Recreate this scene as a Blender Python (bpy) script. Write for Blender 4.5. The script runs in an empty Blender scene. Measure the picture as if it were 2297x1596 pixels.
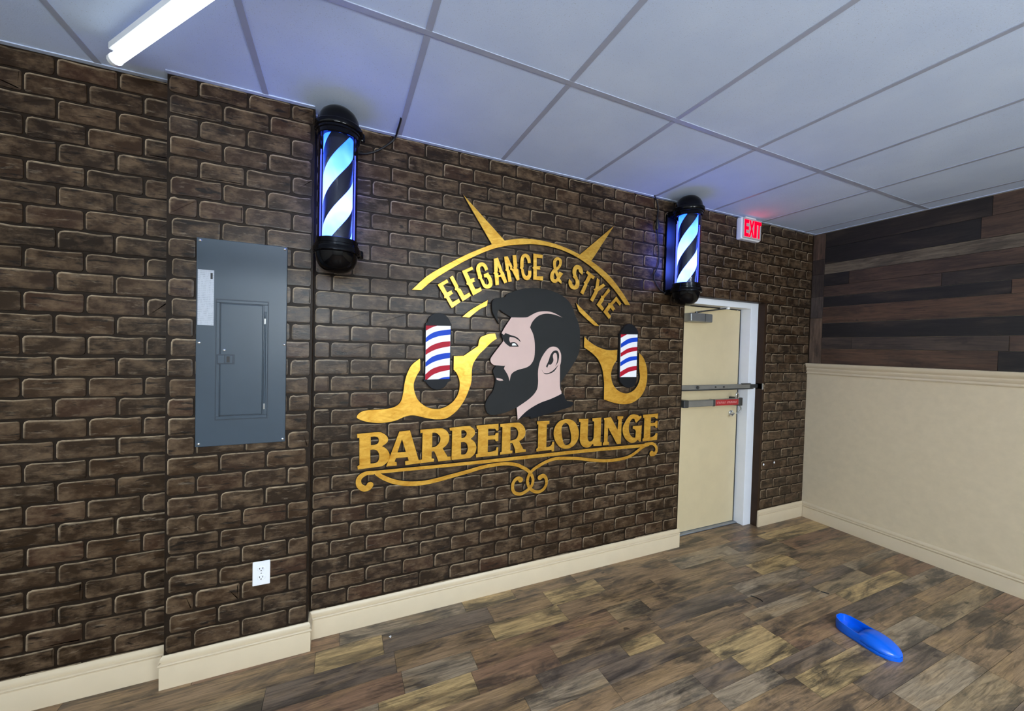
import bpy, bmesh, math, random
from mathutils import Vector, Matrix

scene = bpy.context.scene
COL = scene.collection
R = math.radians

# ------------------------------------------------------------------ camera
CAM = Vector((-0.2676, -2.2325, 1.5527))
YAW, PITCH, ROLL, FPX = 0.4178, -0.0211, 0.0254, 866.4
_f = Vector((math.sin(YAW) * math.cos(PITCH), math.cos(YAW) * math.cos(PITCH), math.sin(PITCH)))
_r0 = Vector((math.cos(YAW), -math.sin(YAW), 0.0))
_u0 = _r0.cross(_f)
_r = _r0 * math.cos(ROLL) + _u0 * math.sin(ROLL)
_u = -_r0 * math.sin(ROLL) + _u0 * math.cos(ROLL)
cam_data = bpy.data.cameras.new('camera')
cam_data.sensor_width = 36.0
cam_data.lens = FPX / 2297.0 * 36.0
cam_data.clip_start = 0.02
cam = bpy.data.objects.new('camera', cam_data)
COL.objects.link(cam)
cam.matrix_world = Matrix(((_r.x, _u.x, -_f.x, CAM.x), (_r.y, _u.y, -_f.y, CAM.y), (_r.z, _u.z, -_f.z, CAM.z), (0, 0, 0, 1)))
scene.camera = cam

# ------------------------------------------------------------------ world, exposure
world = bpy.data.worlds.new('world')
scene.world = world
world.use_nodes = True
world.node_tree.nodes['Background'].inputs[0].default_value = (0.5, 0.6, 0.8, 1)
world.node_tree.nodes['Background'].inputs[1].default_value = 0.05
scene.view_settings.view_transform = 'Standard'
scene.view_settings.look = 'None'
scene.view_settings.gamma = 1.0
scene.view_settings.use_curve_mapping = False
scene.view_settings.exposure = 0.0
# the lamps of the room: (start, end, strength, label); all are LED tubes under the ceiling
LED_COLOR = (0.83, 0.93, 1.0)
LED_TUBES = [
    ((-1.075, -0.220, 2.625), (-0.320, -1.140, 2.625), 2.2, 'white LED tube running slantwise across the ceiling corner'),
    ((-1.25, -3.10, 1.92), (-0.05, -3.10, 1.92), 125.0, 'white LED tube hung crosswise, nearest behind the camera'),
    ((-1.25, -4.70, 1.92), (-0.05, -4.70, 1.92), 330.0, 'white LED tube hung crosswise, second behind the camera'),
    ((0.90, -4.20, 1.92), (2.10, -4.20, 1.92), 420.0, 'white LED tube hung crosswise on the right side of the room'),
]

# unseen fill panels, added to brighten floor and lower wall: (x0, x1, y0, y1, strength, label)
FILL_PANELS = [
    (-1.19, -0.62, -4.42, -3.25, 20.0, 'flat white LED panel in the ceiling grid on the left of the room'),
    (1.25, 1.82, -4.42, -3.25, 20.0, 'flat white LED panel in the ceiling grid on the right of the room'),
]

# ------------------------------------------------------------------ helpers
def srgb(r, g, b):
    def c(v):
        v /= 255.0
        return v / 12.92 if v <= 0.04045 else ((v + 0.055) / 1.055) ** 2.4
    return (c(r), c(g), c(b), 1.0)

def tag(o, label=None, cat=None, group=None, kind=None):
    if label: o['label'] = label
    if cat: o['category'] = cat
    if group: o['group'] = group
    if kind: o['kind'] = kind
    return o

def empty(name, loc=(0, 0, 0)):
    o = bpy.data.objects.new(name, None)
    o.empty_display_size = 0.05
    COL.objects.link(o)
    o.location = loc
    return o

def link(name, me, mats=None, parent=None):
    """link a mesh (given in world metres) as one object; its origin goes to the parent's place"""
    if mats is not None:
        for m in (mats if isinstance(mats, (list, tuple)) else [mats]):
            me.materials.append(m)
    o = bpy.data.objects.new(name, me)
    COL.objects.link(o)
    if parent is not None:
        o.parent = parent
        p = parent
        off = Vector((0, 0, 0))
        while p is not None:
            off += p.location
            p = p.parent
        if off.length > 1e-9:
            me.transform(Matrix.Translation(-off))
    return o

def smooth(me, ang=40):
    for p in me.polygons: p.use_smooth = True
    me.set_sharp_from_angle(angle=R(ang))

class MB:
    def __init__(self): self.v, self.f, self.m = [], [], []
    def add(self, vs, fs, mi=0):
        b = len(self.v)
        self.v += [tuple(v) for v in vs]
        for f in fs:
            self.f.append(tuple(b + i for i in f)); self.m.append(mi)
        return self
    def box(self, x0, x1, y0, y1, z0, z1, mi=0):
        vs = [(x, y, z) for x in (x0, x1) for y in (y0, y1) for z in (z0, z1)]
        return self.add(vs, [(0, 1, 3, 2), (4, 6, 7, 5), (0, 4, 5, 1), (2, 3, 7, 6), (0, 2, 6, 4), (1, 5, 7, 3)], mi)
    def lathe(self, prof, cx, cy, seg=40, a0=0.0, a1=2 * math.pi, mi=0):
        """prof: (radius, z) pairs"""
        full = abs(a1 - a0 - 2 * math.pi) < 1e-6
        n = seg if full else seg + 1
        vs = []
        for r, z in prof:
            for i in range(n):
                a = a0 + (a1 - a0) * i / seg
                vs.append((cx + r * math.cos(a), cy + r * math.sin(a), z))
        fs = []
        for j in range(len(prof) - 1):
            for i in range(seg):
                k = (i + 1) % n
                fs.append((j * n + i, j * n + k, (j + 1) * n + k, (j + 1) * n + i))
        return self.add(vs, fs, mi)
    def cyl(self, p0, p1, r, seg=16, mi=0, r1=None):
        p0, p1 = Vector(p0), Vector(p1)
        d = (p1 - p0).normalized()
        a = d.orthogonal().normalized(); b = d.cross(a)
        r1 = r if r1 is None else r1
        vs = []
        for p, rr in ((p0, r), (p1, r1)):
            for i in range(seg):
                t = 2 * math.pi * i / seg
                vs.append(p + (a * math.cos(t) + b * math.sin(t)) * rr)
        fs = [(i, (i + 1) % seg, seg + (i + 1) % seg, seg + i) for i in range(seg)]
        fs += [tuple(range(seg))[::-1], tuple(range(seg, 2 * seg))]
        return self.add(vs, fs, mi)
    def extrude(self, prof, a, b, mi=0):
        """prof: list of 3-D points (one cross-section), swept from offset a to offset b"""
        a, b = Vector(a), Vector(b)
        n = len(prof)
        vs = [Vector(p) + a for p in prof] + [Vector(p) + b for p in prof]
        fs = [(i, (i + 1) % n, n + (i + 1) % n, n + i) for i in range(n)]
        fs += [tuple(range(n))[::-1], tuple(range(n, 2 * n))]
        return self.add(vs, fs, mi)
    def mesh(self, name, recalc=True):
        me = bpy.data.meshes.new(name)
        me.from_pydata(self.v, [], self.f)
        for i, p in enumerate(me.polygons): p.material_index = self.m[i]
        if recalc:
            bm = bmesh.new(); bm.from_mesh(me)
            bmesh.ops.recalc_face_normals(bm, faces=bm.faces)
            bm.to_mesh(me); bm.free()
        me.update()
        return me
    def build(self, name, mats, parent=None, sm=None, bevel=0.0, bseg=2):
        me = self.mesh(name)
        if bevel > 0:
            bm = bmesh.new(); bm.from_mesh(me)
            es = [e for e in bm.edges if e.is_manifold and e.calc_face_angle(0) > R(35)]
            bmesh.ops.bevel(bm, geom=es, offset=bevel, segments=bseg, profile=0.5, affect='EDGES', clamp_overlap=True)
            bm.to_mesh(me); bm.free()
        if sm: smooth(me, sm)
        return link(name, me, mats, parent)

def catmull(p0, p1, p2, p3, t):
    return 0.5 * ((2 * p1) + (p2 - p0) * t + (2 * p0 - 5 * p1 + 4 * p2 - p3) * t * t + (3 * p1 - p0 - 3 * p2 + p3) * t ** 3)

def smooth_loop(pts, sub=5):
    """closed outline; points flagged with a third value are rounded, the others are corners"""
    n = len(pts); out = []
    P = [Vector(p[:2]) for p in pts]; S = [len(p) > 2 for p in pts]
    for i in range(n):
        j = (i + 1) % n
        p1, p2 = P[i], P[j]
        out.append(p1)
        if not (S[i] or S[j]): continue
        p0 = P[i - 1] if S[i] else p1
        p3 = P[(j + 1) % n] if S[j] else p2
        for k in range(1, sub): out.append(catmull(p0, p1, p2, p3, k / sub))
    return out

def cutout_mesh(name, polys, y_front, y_back, bevel=0.0012):
    """flat sawn board standing in the wall's plane; front face at y_front, back at y_back"""
    cu = bpy.data.curves.new(name, 'CURVE')
    cu.dimensions = '2D'; cu.fill_mode = 'BOTH'
    for loop in polys:
        pts = smooth_loop(loop)
        sp = cu.splines.new('POLY'); sp.points.add(len(pts) - 1)
        for q, p in zip(sp.points, pts): q.co = (p.x, p.y, 0, 1)
        sp.use_cyclic_u = True
    half = abs(y_back - y_front) / 2
    bevel = min(bevel, half * 0.6)
    cu.bevel_depth = bevel; cu.bevel_resolution = 0; cu.extrude = half - bevel; cu.offset = -bevel * 0.7
    ob = bpy.data.objects.new(name, cu); COL.objects.link(ob)
    bpy.context.view_layer.update()
    me = bpy.data.meshes.new_from_object(ob.evaluated_get(bpy.context.evaluated_depsgraph_get()))
    bpy.data.objects.remove(ob); bpy.data.curves.remove(cu)
    me.name = name
    yc = (y_front + y_back) / 2
    me.transform(Matrix.Translation((0, yc, 0)) @ Matrix.Rotation(R(90), 4, 'X'))
    me.materials.clear()
    for p in me.polygons:
        p.material_index = 0 if p.normal.y < -0.5 else 1
        p.use_smooth = False
    return me

def ribbon_mesh(name, pts, y_front, y_back, sub=6):
    """sawn strip of changing width along a centre line of (x, z, half width), rounded at its ends"""
    P = [Vector(p) for p in pts]; c = []
    for i in range(len(P) - 1):
        p0 = P[i - 1] if i else P[i]; p3 = P[i + 2] if i + 2 < len(P) else P[i + 1]
        for k in range(sub): c.append(catmull(p0, P[i], P[i + 1], p3, k / sub))
    c.append(P[-1])
    L, Rr = [], []
    for i, p in enumerate(c):
        a, b = c[max(i - 1, 0)], c[min(i + 1, len(c) - 1)]
        t = Vector((b.x - a.x, b.y - a.y)).normalized(); n = Vector((-t.y, t.x))
        q = Vector((p.x, p.y)); L.append(q + n * p.z); Rr.append(q - n * p.z)
    a, b = c[-2], c[-1]
    t = Vector((b.x - a.x, b.y - a.y)).normalized(); n = Vector((-t.y, t.x)); q = Vector((b.x, b.y))
    cap = [q + (n * math.cos(g) + t * math.sin(g)) * b.z for g in [math.pi * k / 8 for k in range(1, 8)]]
    m = MB(); N = len(c)
    for y, flip in ((y_front, 0), (y_back, 1)):
        vs = [(v.x, y, v.y) for v in L] + [(v.x, y, v.y) for v in Rr]
        fs = [(i, i + 1, N + i + 1, N + i) for i in range(N - 1)]
        m.add(vs, fs, 0 if not flip else 1)
        m.add([(v.x, y, v.y) for v in [L[-1]] + cap + [Rr[-1]]], [tuple(range(len(cap) + 2))], 0 if not flip else 1)
    loop = L + cap + Rr[::-1]
    k = len(loop)
    m.add([(v.x, y_front, v.y) for v in loop] + [(v.x, y_back, v.y) for v in loop], [(i, (i + 1) % k, k + (i + 1) % k, k + i) for i in range(k)], 1)
    me = m.mesh(name, recalc=False)
    bm = bmesh.new(); bm.from_mesh(me)
    bmesh.ops.remove_doubles(bm, verts=bm.verts, dist=0.00002)
    bmesh.ops.recalc_face_normals(bm, faces=bm.faces)
    bm.to_mesh(me); bm.free()
    return me

def tube(name, pts, r, mat, parent=None, sub=8, seg=8):
    P = [Vector(p) for p in pts]; c = []
    for i in range(len(P) - 1):
        p0 = P[i - 1] if i else P[i]; p3 = P[i + 2] if i + 2 < len(P) else P[i + 1]
        for k in range(sub): c.append(catmull(p0, P[i], P[i + 1], p3, k / sub))
    c.append(P[-1])
    m = MB(); vs = []; up = None
    for i, p in enumerate(c):
        t = (c[min(i + 1, len(c) - 1)] - c[max(i - 1, 0)]).normalized()
        up = t.orthogonal().normalized() if up is None else (up - t * up.dot(t)).normalized()
        b = t.cross(up)
        vs += [p + (up * math.cos(2 * math.pi * k / seg) + b * math.sin(2 * math.pi * k / seg)) * r for k in range(seg)]
    fs = [(i * seg + k, i * seg + (k + 1) % seg, (i + 1) * seg + (k + 1) % seg, (i + 1) * seg + k) for i in range(len(c) - 1) for k in range(seg)]
    fs += [tuple(range(seg))[::-1], tuple(range((len(c) - 1) * seg, len(c) * seg))]
    m.add(vs, fs)
    return m.build(name, mat, parent, sm=60)

# ------------------------------------------------------------------ materials
class NT:
    def __init__(self, name):
        self.mat = bpy.data.materials.new(name); self.mat.use_nodes = True
        self.t = self.mat.node_tree; self.t.nodes.clear()
        self.out = self.n('ShaderNodeOutputMaterial')
    def n(self, typ, **kw):
        x = self.t.nodes.new(typ)
        for k, v in kw.items(): setattr(x, k, v)
        return x
    def l(self, a, b): self.t.links.new(a, b)
    def bsdf(self, **kw):
        b = self.n('ShaderNodeBsdfPrincipled')
        for k, v in kw.items(): b.inputs[k.replace('_', ' ')].default_value = v
        self.l(b.outputs[0], self.out.inputs[0])
        return b
    def pos(self, scale=(1, 1, 1), rand=0.0, kind='Position'):
        g = self.n('ShaderNodeNewGeometry')
        src = g.outputs['Position']
        if rand:
            oi = self.n('ShaderNodeObjectInfo'); mu = self.n('ShaderNodeVectorMath', operation='MULTIPLY_ADD')
            cb = self.n('ShaderNodeCombineXYZ')
            for i in range(3): self.l(oi.outputs['Random'], cb.inputs[i])
            self.l(cb.outputs[0], mu.inputs[0]); mu.inputs[1].default_value = (rand, rand * 1.7, rand * 0.6); self.l(src, mu.inputs[2])
            src = mu.outputs[0]
        m = self.n('ShaderNodeMapping'); m.inputs['Scale'].default_value = scale
        self.l(src, m.inputs[0])
        return m.outputs[0]
    def noise(self, vec, scale, detail=4, rough=0.55, dist=0.0):
        x = self.n('ShaderNodeTexNoise'); x.inputs['Scale'].default_value = scale; x.inputs['Detail'].default_value = detail
        x.inputs['Roughness'].default_value = rough; x.inputs['Distortion'].default_value = dist
        self.l(vec, x.inputs['Vector'])
        return x.outputs['Fac']
    def ramp(self, fac, stops, interp='LINEAR'):
        x = self.n('ShaderNodeValToRGB'); e = x.color_ramp.elements; x.color_ramp.interpolation = interp
        while len(e) < len(stops): e.new(0.5)
        for el, (p, c) in zip(e, stops):
            el.position = p; el.color = c if len(c) == 4 else (*c, 1)
        self.l(fac, x.inputs[0])
        return x.outputs[0]
    def mix(self, fac, a, b, mode='MIX'):
        x = self.n('ShaderNodeMix', data_type='RGBA', blend_type=mode)
        for s, v in ((x.inputs[0], fac), (x.inputs[6], a), (x.inputs[7], b)):
            if isinstance(v, (int, float)): s.default_value = v
            elif isinstance(v, tuple): s.default_value = v if len(v) == 4 else (*v, 1)
            else: self.l(v, s)
        return x.outputs[2]
    def math(self, op, a, b=0.0, clamp=False):
        x = self.n('ShaderNodeMath', operation=op); x.use_clamp = clamp
        for s, v in ((x.inputs[0], a), (x.inputs[1], b)):
            if isinstance(v, (int, float)): s.default_value = v
            else: self.l(v, s)
        return x.outputs[0]
    def bump(self, b, h, strength=0.2, dist=0.002):
        x = self.n('ShaderNodeBump'); x.inputs['Strength'].default_value = strength; x.inputs['Distance'].default_value = dist
        self.l(h, x.inputs['Height']); self.l(x.outputs[0], b.inputs['Normal'])

BW = lambda a: (a, a, a, 1)

def plain(name, col, rough=0.5, metal=0.0, var=0.12, scale=9.0, bump=0.0, spec=0.5):
    n = NT(name); b = n.bsdf(Roughness=rough, Metallic=metal)
    b.inputs['Specular IOR Level'].default_value = spec
    f = n.noise(n.pos(), scale, 5)
    lo = tuple(c * (1 - var) for c in col[:3]); hi = tuple(min(1, c * (1 + var)) for c in col[:3])
    n.l(n.ramp(f, [(0.3, lo), (0.7, hi)]), b.inputs['Base Color'])
    if bump: n.bump(b, n.noise(n.pos(), scale * 25, 3), bump, 0.001)
    return n.mat

def emit(name, col, strength):
    n = NT(name); e = n.n('ShaderNodeEmission'); e.inputs[0].default_value = (*col[:3], 1); e.inputs[1].default_value = strength
    n.l(e.outputs[0], n.out.inputs[0])
    return n.mat

def make_brick():
    """the hand-painted brick mural: brown faces, dry-brush scuffs and pale brush strokes along top and left edges"""
    n = NT('brick_paint'); b = n.bsdf(Roughness=0.33)
    b.inputs['Specular IOR Level'].default_value = 0.24
    oi = n.n('ShaderNodeObjectInfo'); ge = n.n('ShaderNodeNewGeometry')
    rnd = n.math('FRACT', n.math('ADD', oi.outputs['Random'], ge.outputs['Random Per Island']))
    base = n.ramp(rnd, [(0.0, srgb(36, 25, 15)), (0.35, srgb(46, 32, 19)), (0.6, srgb(54, 37, 22)), (0.8, srgb(42, 31, 21)), (1.0, srgb(58, 37, 24))])
    cl = n.noise(n.pos((1, 1, 1.6), 3.0), 12, 6, 0.66)
    base = n.mix(n.ramp(cl, [(0.44, BW(0)), (0.70, BW(0.9))]), base, srgb(102, 83, 63))
    dk = n.noise(n.pos((5, 1, 26), 5.0), 2.2, 4, 0.62, 0.6)
    base = n.mix(n.ramp(dk, [(0.57, BW(0)), (0.66, BW(0.9))]), base, srgb(20, 15, 12))
    sc = n.noise(n.pos((7, 1, 40), 7.0), 2.0, 5, 0.7, 0.4)
    base = n.mix(n.ramp(sc, [(0.58, BW(0)), (0.72, BW(0.65))]), base, srgb(128, 114, 96))
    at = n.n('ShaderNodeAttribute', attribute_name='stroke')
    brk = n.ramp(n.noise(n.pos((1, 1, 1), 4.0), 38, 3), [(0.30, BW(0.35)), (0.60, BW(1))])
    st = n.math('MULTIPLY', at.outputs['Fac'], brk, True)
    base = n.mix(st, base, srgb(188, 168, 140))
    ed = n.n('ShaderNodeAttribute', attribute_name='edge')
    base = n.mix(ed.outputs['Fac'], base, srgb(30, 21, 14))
    n.l(base, b.inputs['Base Color'])
    n.bump(b, n.noise(n.pos((6, 1, 14)), 14, 5), 0.25, 0.002)
    return n.mat

def make_wood(name, along, base_stops, dark, light, rough=0.5, tint=True, patch=1.0, gain=1.0):
    """printed or sawn boards; `along` is the grain axis; object colour sets the board's own tone"""
    n = NT(name); b = n.bsdf(Roughness=rough)
    k = {'x': (1.0, 15.0, 15.0), 'y': (15.0, 1.0, 15.0), 'z': (15.0, 15.0, 1.0)}[along]
    k2 = {'x': (1.0, 4.0, 4.0), 'y': (4.0, 1.0, 4.0), 'z': (4.0, 4.0, 1.0)}[along]
    oi = n.n('ShaderNodeObjectInfo')
    base = oi.outputs['Color'] if tint else n.ramp(oi.outputs['Random'], base_stops)
    pa = n.noise(n.pos(k2, 11.0), 2.5, 6, 0.66, 0.6)
    base = n.mix(n.ramp(pa, [(0.45, BW(0)), (0.60, BW(0.82 * patch))]), base, dark)
    pl = n.noise(n.pos(k2, 23.0), 2.2, 5, 0.62, 0.5)
    base = n.mix(n.ramp(pl, [(0.50, BW(0)), (0.72, BW(0.55 * patch))]), base, light)
    gr = n.noise(n.pos(k, 7.0), 5.0, 8, 0.72, 0.9)
    base = n.mix(1.0, base, n.ramp(gr, [(0.30, BW(0.30)), (0.50, BW(0.92)), (0.70, BW(1.45))]), 'MULTIPLY')
    kn = n.noise(n.pos({'x': (1, 1.8, 1.8), 'y': (1.8, 1, 1.8), 'z': (1.8, 1.8, 1)}[along], 31.0), 9.0, 2, 0.5)
    base = n.mix(n.ramp(kn, [(0.70, BW(0)), (0.76, BW(0.7))]), base, tuple(c * 0.35 for c in dark[:3]))
    base = n.mix(1.0, base, BW(gain), 'MULTIPLY')
    n.l(base, b.inputs['Base Color'])
    n.bump(b, gr, 0.12, 0.001)
    return n.mat

def make_gold(name, col_lo, col_hi):
    n = NT(name); b = n.bsdf(Roughness=0.36, Metallic=0.75)
    f = n.noise(n.pos((1.0, 1.0, 2.2)), 16, 6, 0.65, 0.8)
    n.l(n.ramp(f, [(0.30, col_lo), (0.70, col_hi)]), b.inputs['Base Color'])
    r = n.ramp(n.noise(n.pos((1, 1, 3)), 30, 4), [(0.3, BW(0.28)), (0.7, BW(0.42))])
    n.l(r, b.inputs['Roughness'])
    return n.mat

def make_tile():
    n = NT('ceiling_tile_board'); b = n.bsdf(Roughness=0.9)
    sp = n.noise(n.pos(), 260, 2, 0.5)
    lg = n.noise(n.pos(), 3.0, 3)
    base = n.ramp(lg, [(0.3, (0.57, 0.69, 0.93)), (0.7, (0.64, 0.76, 0.98))])
    base = n.mix(n.ramp(sp, [(0.27, BW(0.55)), (0.36, BW(0))]), base, (0.30, 0.33, 0.38, 1))
    n.l(base, b.inputs['Base Color'])
    n.bump(b, sp, 0.35, 0.001)
    return n.mat

def make_glass():
    n = NT('clear_tube'); t = n.n('ShaderNodeBsdfTransparent'); g = n.n('ShaderNodeBsdfGlossy'); m = n.n('ShaderNodeMixShader'); f = n.n('ShaderNodeFresnel')
    f.inputs[0].default_value = 1.45; g.inputs['Roughness'].default_value = 0.03; t.inputs[0].default_value = (0.93, 0.95, 1.0, 1)
    n.l(f.outputs[0], m.inputs[0]); n.l(t.outputs[0], m.inputs[1]); n.l(g.outputs[0], m.inputs[2]); n.l(m.outputs[0], n.out.inputs[0])
    return n.mat

def make_stripe_glow():
    """lit drum stripe: the lamp sits in the foot, so the film glows whiter below and bluer towards the top"""
    n = NT('pole_stripe_glow'); e = n.n('ShaderNodeEmission')
    g = n.n('ShaderNodeNewGeometry'); s = n.n('ShaderNodeSeparateXYZ'); n.l(g.outputs['Position'], s.inputs[0])
    f = n.math('DIVIDE', n.math('SUBTRACT', s.outputs[2], 2.05), 0.49, True)
    wob = n.math('MULTIPLY', n.math('SUBTRACT', n.noise(n.pos(), 7, 2), 0.5), 0.5)
    f = n.math('ADD', f, wob, True)
    n.l(n.ramp(f, [(0.0, (0.50, 1.3, 8.0)), (0.25, (1.1, 1.9, 11.0)), (0.55, (0.75, 1.5, 10.0)), (0.8, (0.28, 0.9, 8.0)), (1.0, (0.07, 0.45, 5.0))]), e.inputs[0])
    e.inputs[1].default_value = 1.15
    n.l(e.outputs[0], n.out.inputs[0])
    return n.mat

M = {}
M['brick'] = make_brick()
M['mortar'] = plain('mural_joint_paint', srgb(33, 24, 16), 0.5, 0, 0.25, 30, 0.0, 0.15)
M['brown_paint'] = plain('dark_brown_paint', srgb(50, 34, 22), 0.5, 0, 0.15, 9.0, 0.0, 0.2)
M['tile'] = make_tile()
M['grid'] = plain('grid_enamel', (0.38, 0.42, 0.54), 0.45, 0, 0.05)
M['angle'] = plain('angle_enamel', (0.52, 0.60, 0.78), 0.4, 0, 0.04)
M['cream'] = plain('cream_gloss_paint', srgb(206, 189, 160), 0.35, 0, 0.03)
M['beige'] = plain('beige_wall_paint', srgb(208, 191, 160), 0.6, 0, 0.04, 20, 0.06)
M['plaster'] = plain('pale_plaster', srgb(206, 200, 186), 0.75, 0, 0.04)
M['door'] = plain('door_paint', srgb(208, 191, 154), 0.42, 0, 0.03)
M['frame'] = plain('white_frame_enamel', srgb(232, 236, 244), 0.35, 0, 0.02)
M['black'] = plain('black_gloss', (0.002, 0.002, 0.003), 0.09, 0, 0.1, 9.0, 0.0, 0.22)
M['rubber'] = plain('black_rubber', (0.008, 0.008, 0.009), 0.55, 0, 0.1)
M['blackdrum'] = plain('black_drum_film', (0.006, 0.007, 0.014), 0.25, 0, 0.1)
M['plate'] = plain('polished_plate', (0.11, 0.115, 0.125), 0.5, 1.0, 0.03)
M['chrome'] = plain('chrome', (0.78, 0.80, 0.84), 0.10, 1.0, 0.03)
M['steel'] = plain('satin_steel', srgb(150, 152, 152), 0.38, 0.75, 0.08)
M['steel_dark'] = plain('dark_steel', srgb(80, 82, 84), 0.4, 0.7, 0.1)
M['panel'] = plain('panel_enamel', srgb(58, 70, 81), 0.36, 0.0, 0.03, 9.0, 0.0, 0.35)
M['panel_dark'] = plain('panel_recess', srgb(40, 50, 62), 0.5, 0, 0.05)
M['label'] = None
M['white'] = plain('white_plastic', srgb(236, 238, 242), 0.35, 0, 0.02)
M['white_paint'] = plain('white_sign_paint', srgb(235, 236, 240), 0.4, 0, 0.02)
M['sign_face'] = plain('sign_face_plastic', srgb(176, 172, 178), 0.4, 0, 0.02)
M['slot'] = plain('dark_slot', (0.02, 0.02, 0.022), 0.6, 0, 0.1)
M['red'] = plain('red_sign_paint', srgb(168, 14, 40), 0.5, 0, 0.06, 9.0, 0.0, 0.2)
M['blue'] = plain('blue_sign_paint', srgb(10, 64, 186), 0.5, 0, 0.06, 9.0, 0.0, 0.2)
M['sign_black'] = plain('black_sign_paint', (0.005, 0.006, 0.009), 0.5, 0, 0.1, 9.0, 0.0, 0.2)
M['sign_edge'] = plain('dark_board_edge', (0.012, 0.010, 0.008), 0.6, 0, 0.2)
M['hair'] = plain('charcoal_sign_paint', srgb(36, 37, 37), 0.65, 0, 0.06, 9.0, 0.0, 0.2)
M['skin'] = plain('skin_tone_sign_paint', srgb(204, 176, 168), 0.6, 0, 0.03, 9.0, 0.0, 0.25)
M['gold'] = make_gold('gold_leaf_paint', srgb(196, 142, 44), srgb(232, 186, 84))
M['red_label'] = plain('red_label', srgb(168, 34, 40), 0.4, 0, 0.05)
M['pale_print'] = plain('pale_print', srgb(236, 190, 186), 0.5, 0, 0.02)
M['blue_plastic'] = plain('blue_plastic', srgb(6, 96, 222), 0.22, 0, 0.05)
M['threshold'] = plain('threshold_metal', srgb(150, 158, 170), 0.35, 0.6, 0.1)
M['glass'] = make_glass()
M['glow'] = make_stripe_glow()
M['blue_led'] = emit('blue_led', (0.07, 0.10, 1.0), 3.5)
M['exit_red'] = emit('exit_letter_glow', (1.0, 0.0, 0.012), 3.2)
M['floor_wood'] = make_wood('plank_vinyl', 'x', None, srgb(50, 46, 44), srgb(180, 146, 100), 0.38)
M['barn_wood'] = make_wood('barn_board', 'y', None, srgb(30, 25, 22), srgb(112, 92, 76), 0.6, True, 0.6, 0.68)
M['barn_wood_up'] = make_wood('barn_board_upright', 'z', None, srgb(34, 28, 25), srgb(118, 100, 86), 0.6, True, 0.6, 0.72)
n = NT('printed_label'); b = n.bsdf(Roughness=0.5)
w = n.n('ShaderNodeTexWave', wave_type='BANDS', bands_direction='Z'); w.inputs['Scale'].default_value = 40; w.inputs['Distortion'].default_value = 0.6
n.l(n.pos(), w.inputs['Vector'])
n.l(n.mix(n.ramp(n.noise(n.pos((60, 1, 12)), 3, 3), [(0.42, BW(0)), (0.6, BW(0.5))]), srgb(176, 182, 192), n.ramp(w.outputs[0], [(0.4, srgb(176, 182, 192)), (0.9, srgb(118, 124, 136))])), b.inputs['Base Color'])
M['label'] = n.mat

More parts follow.
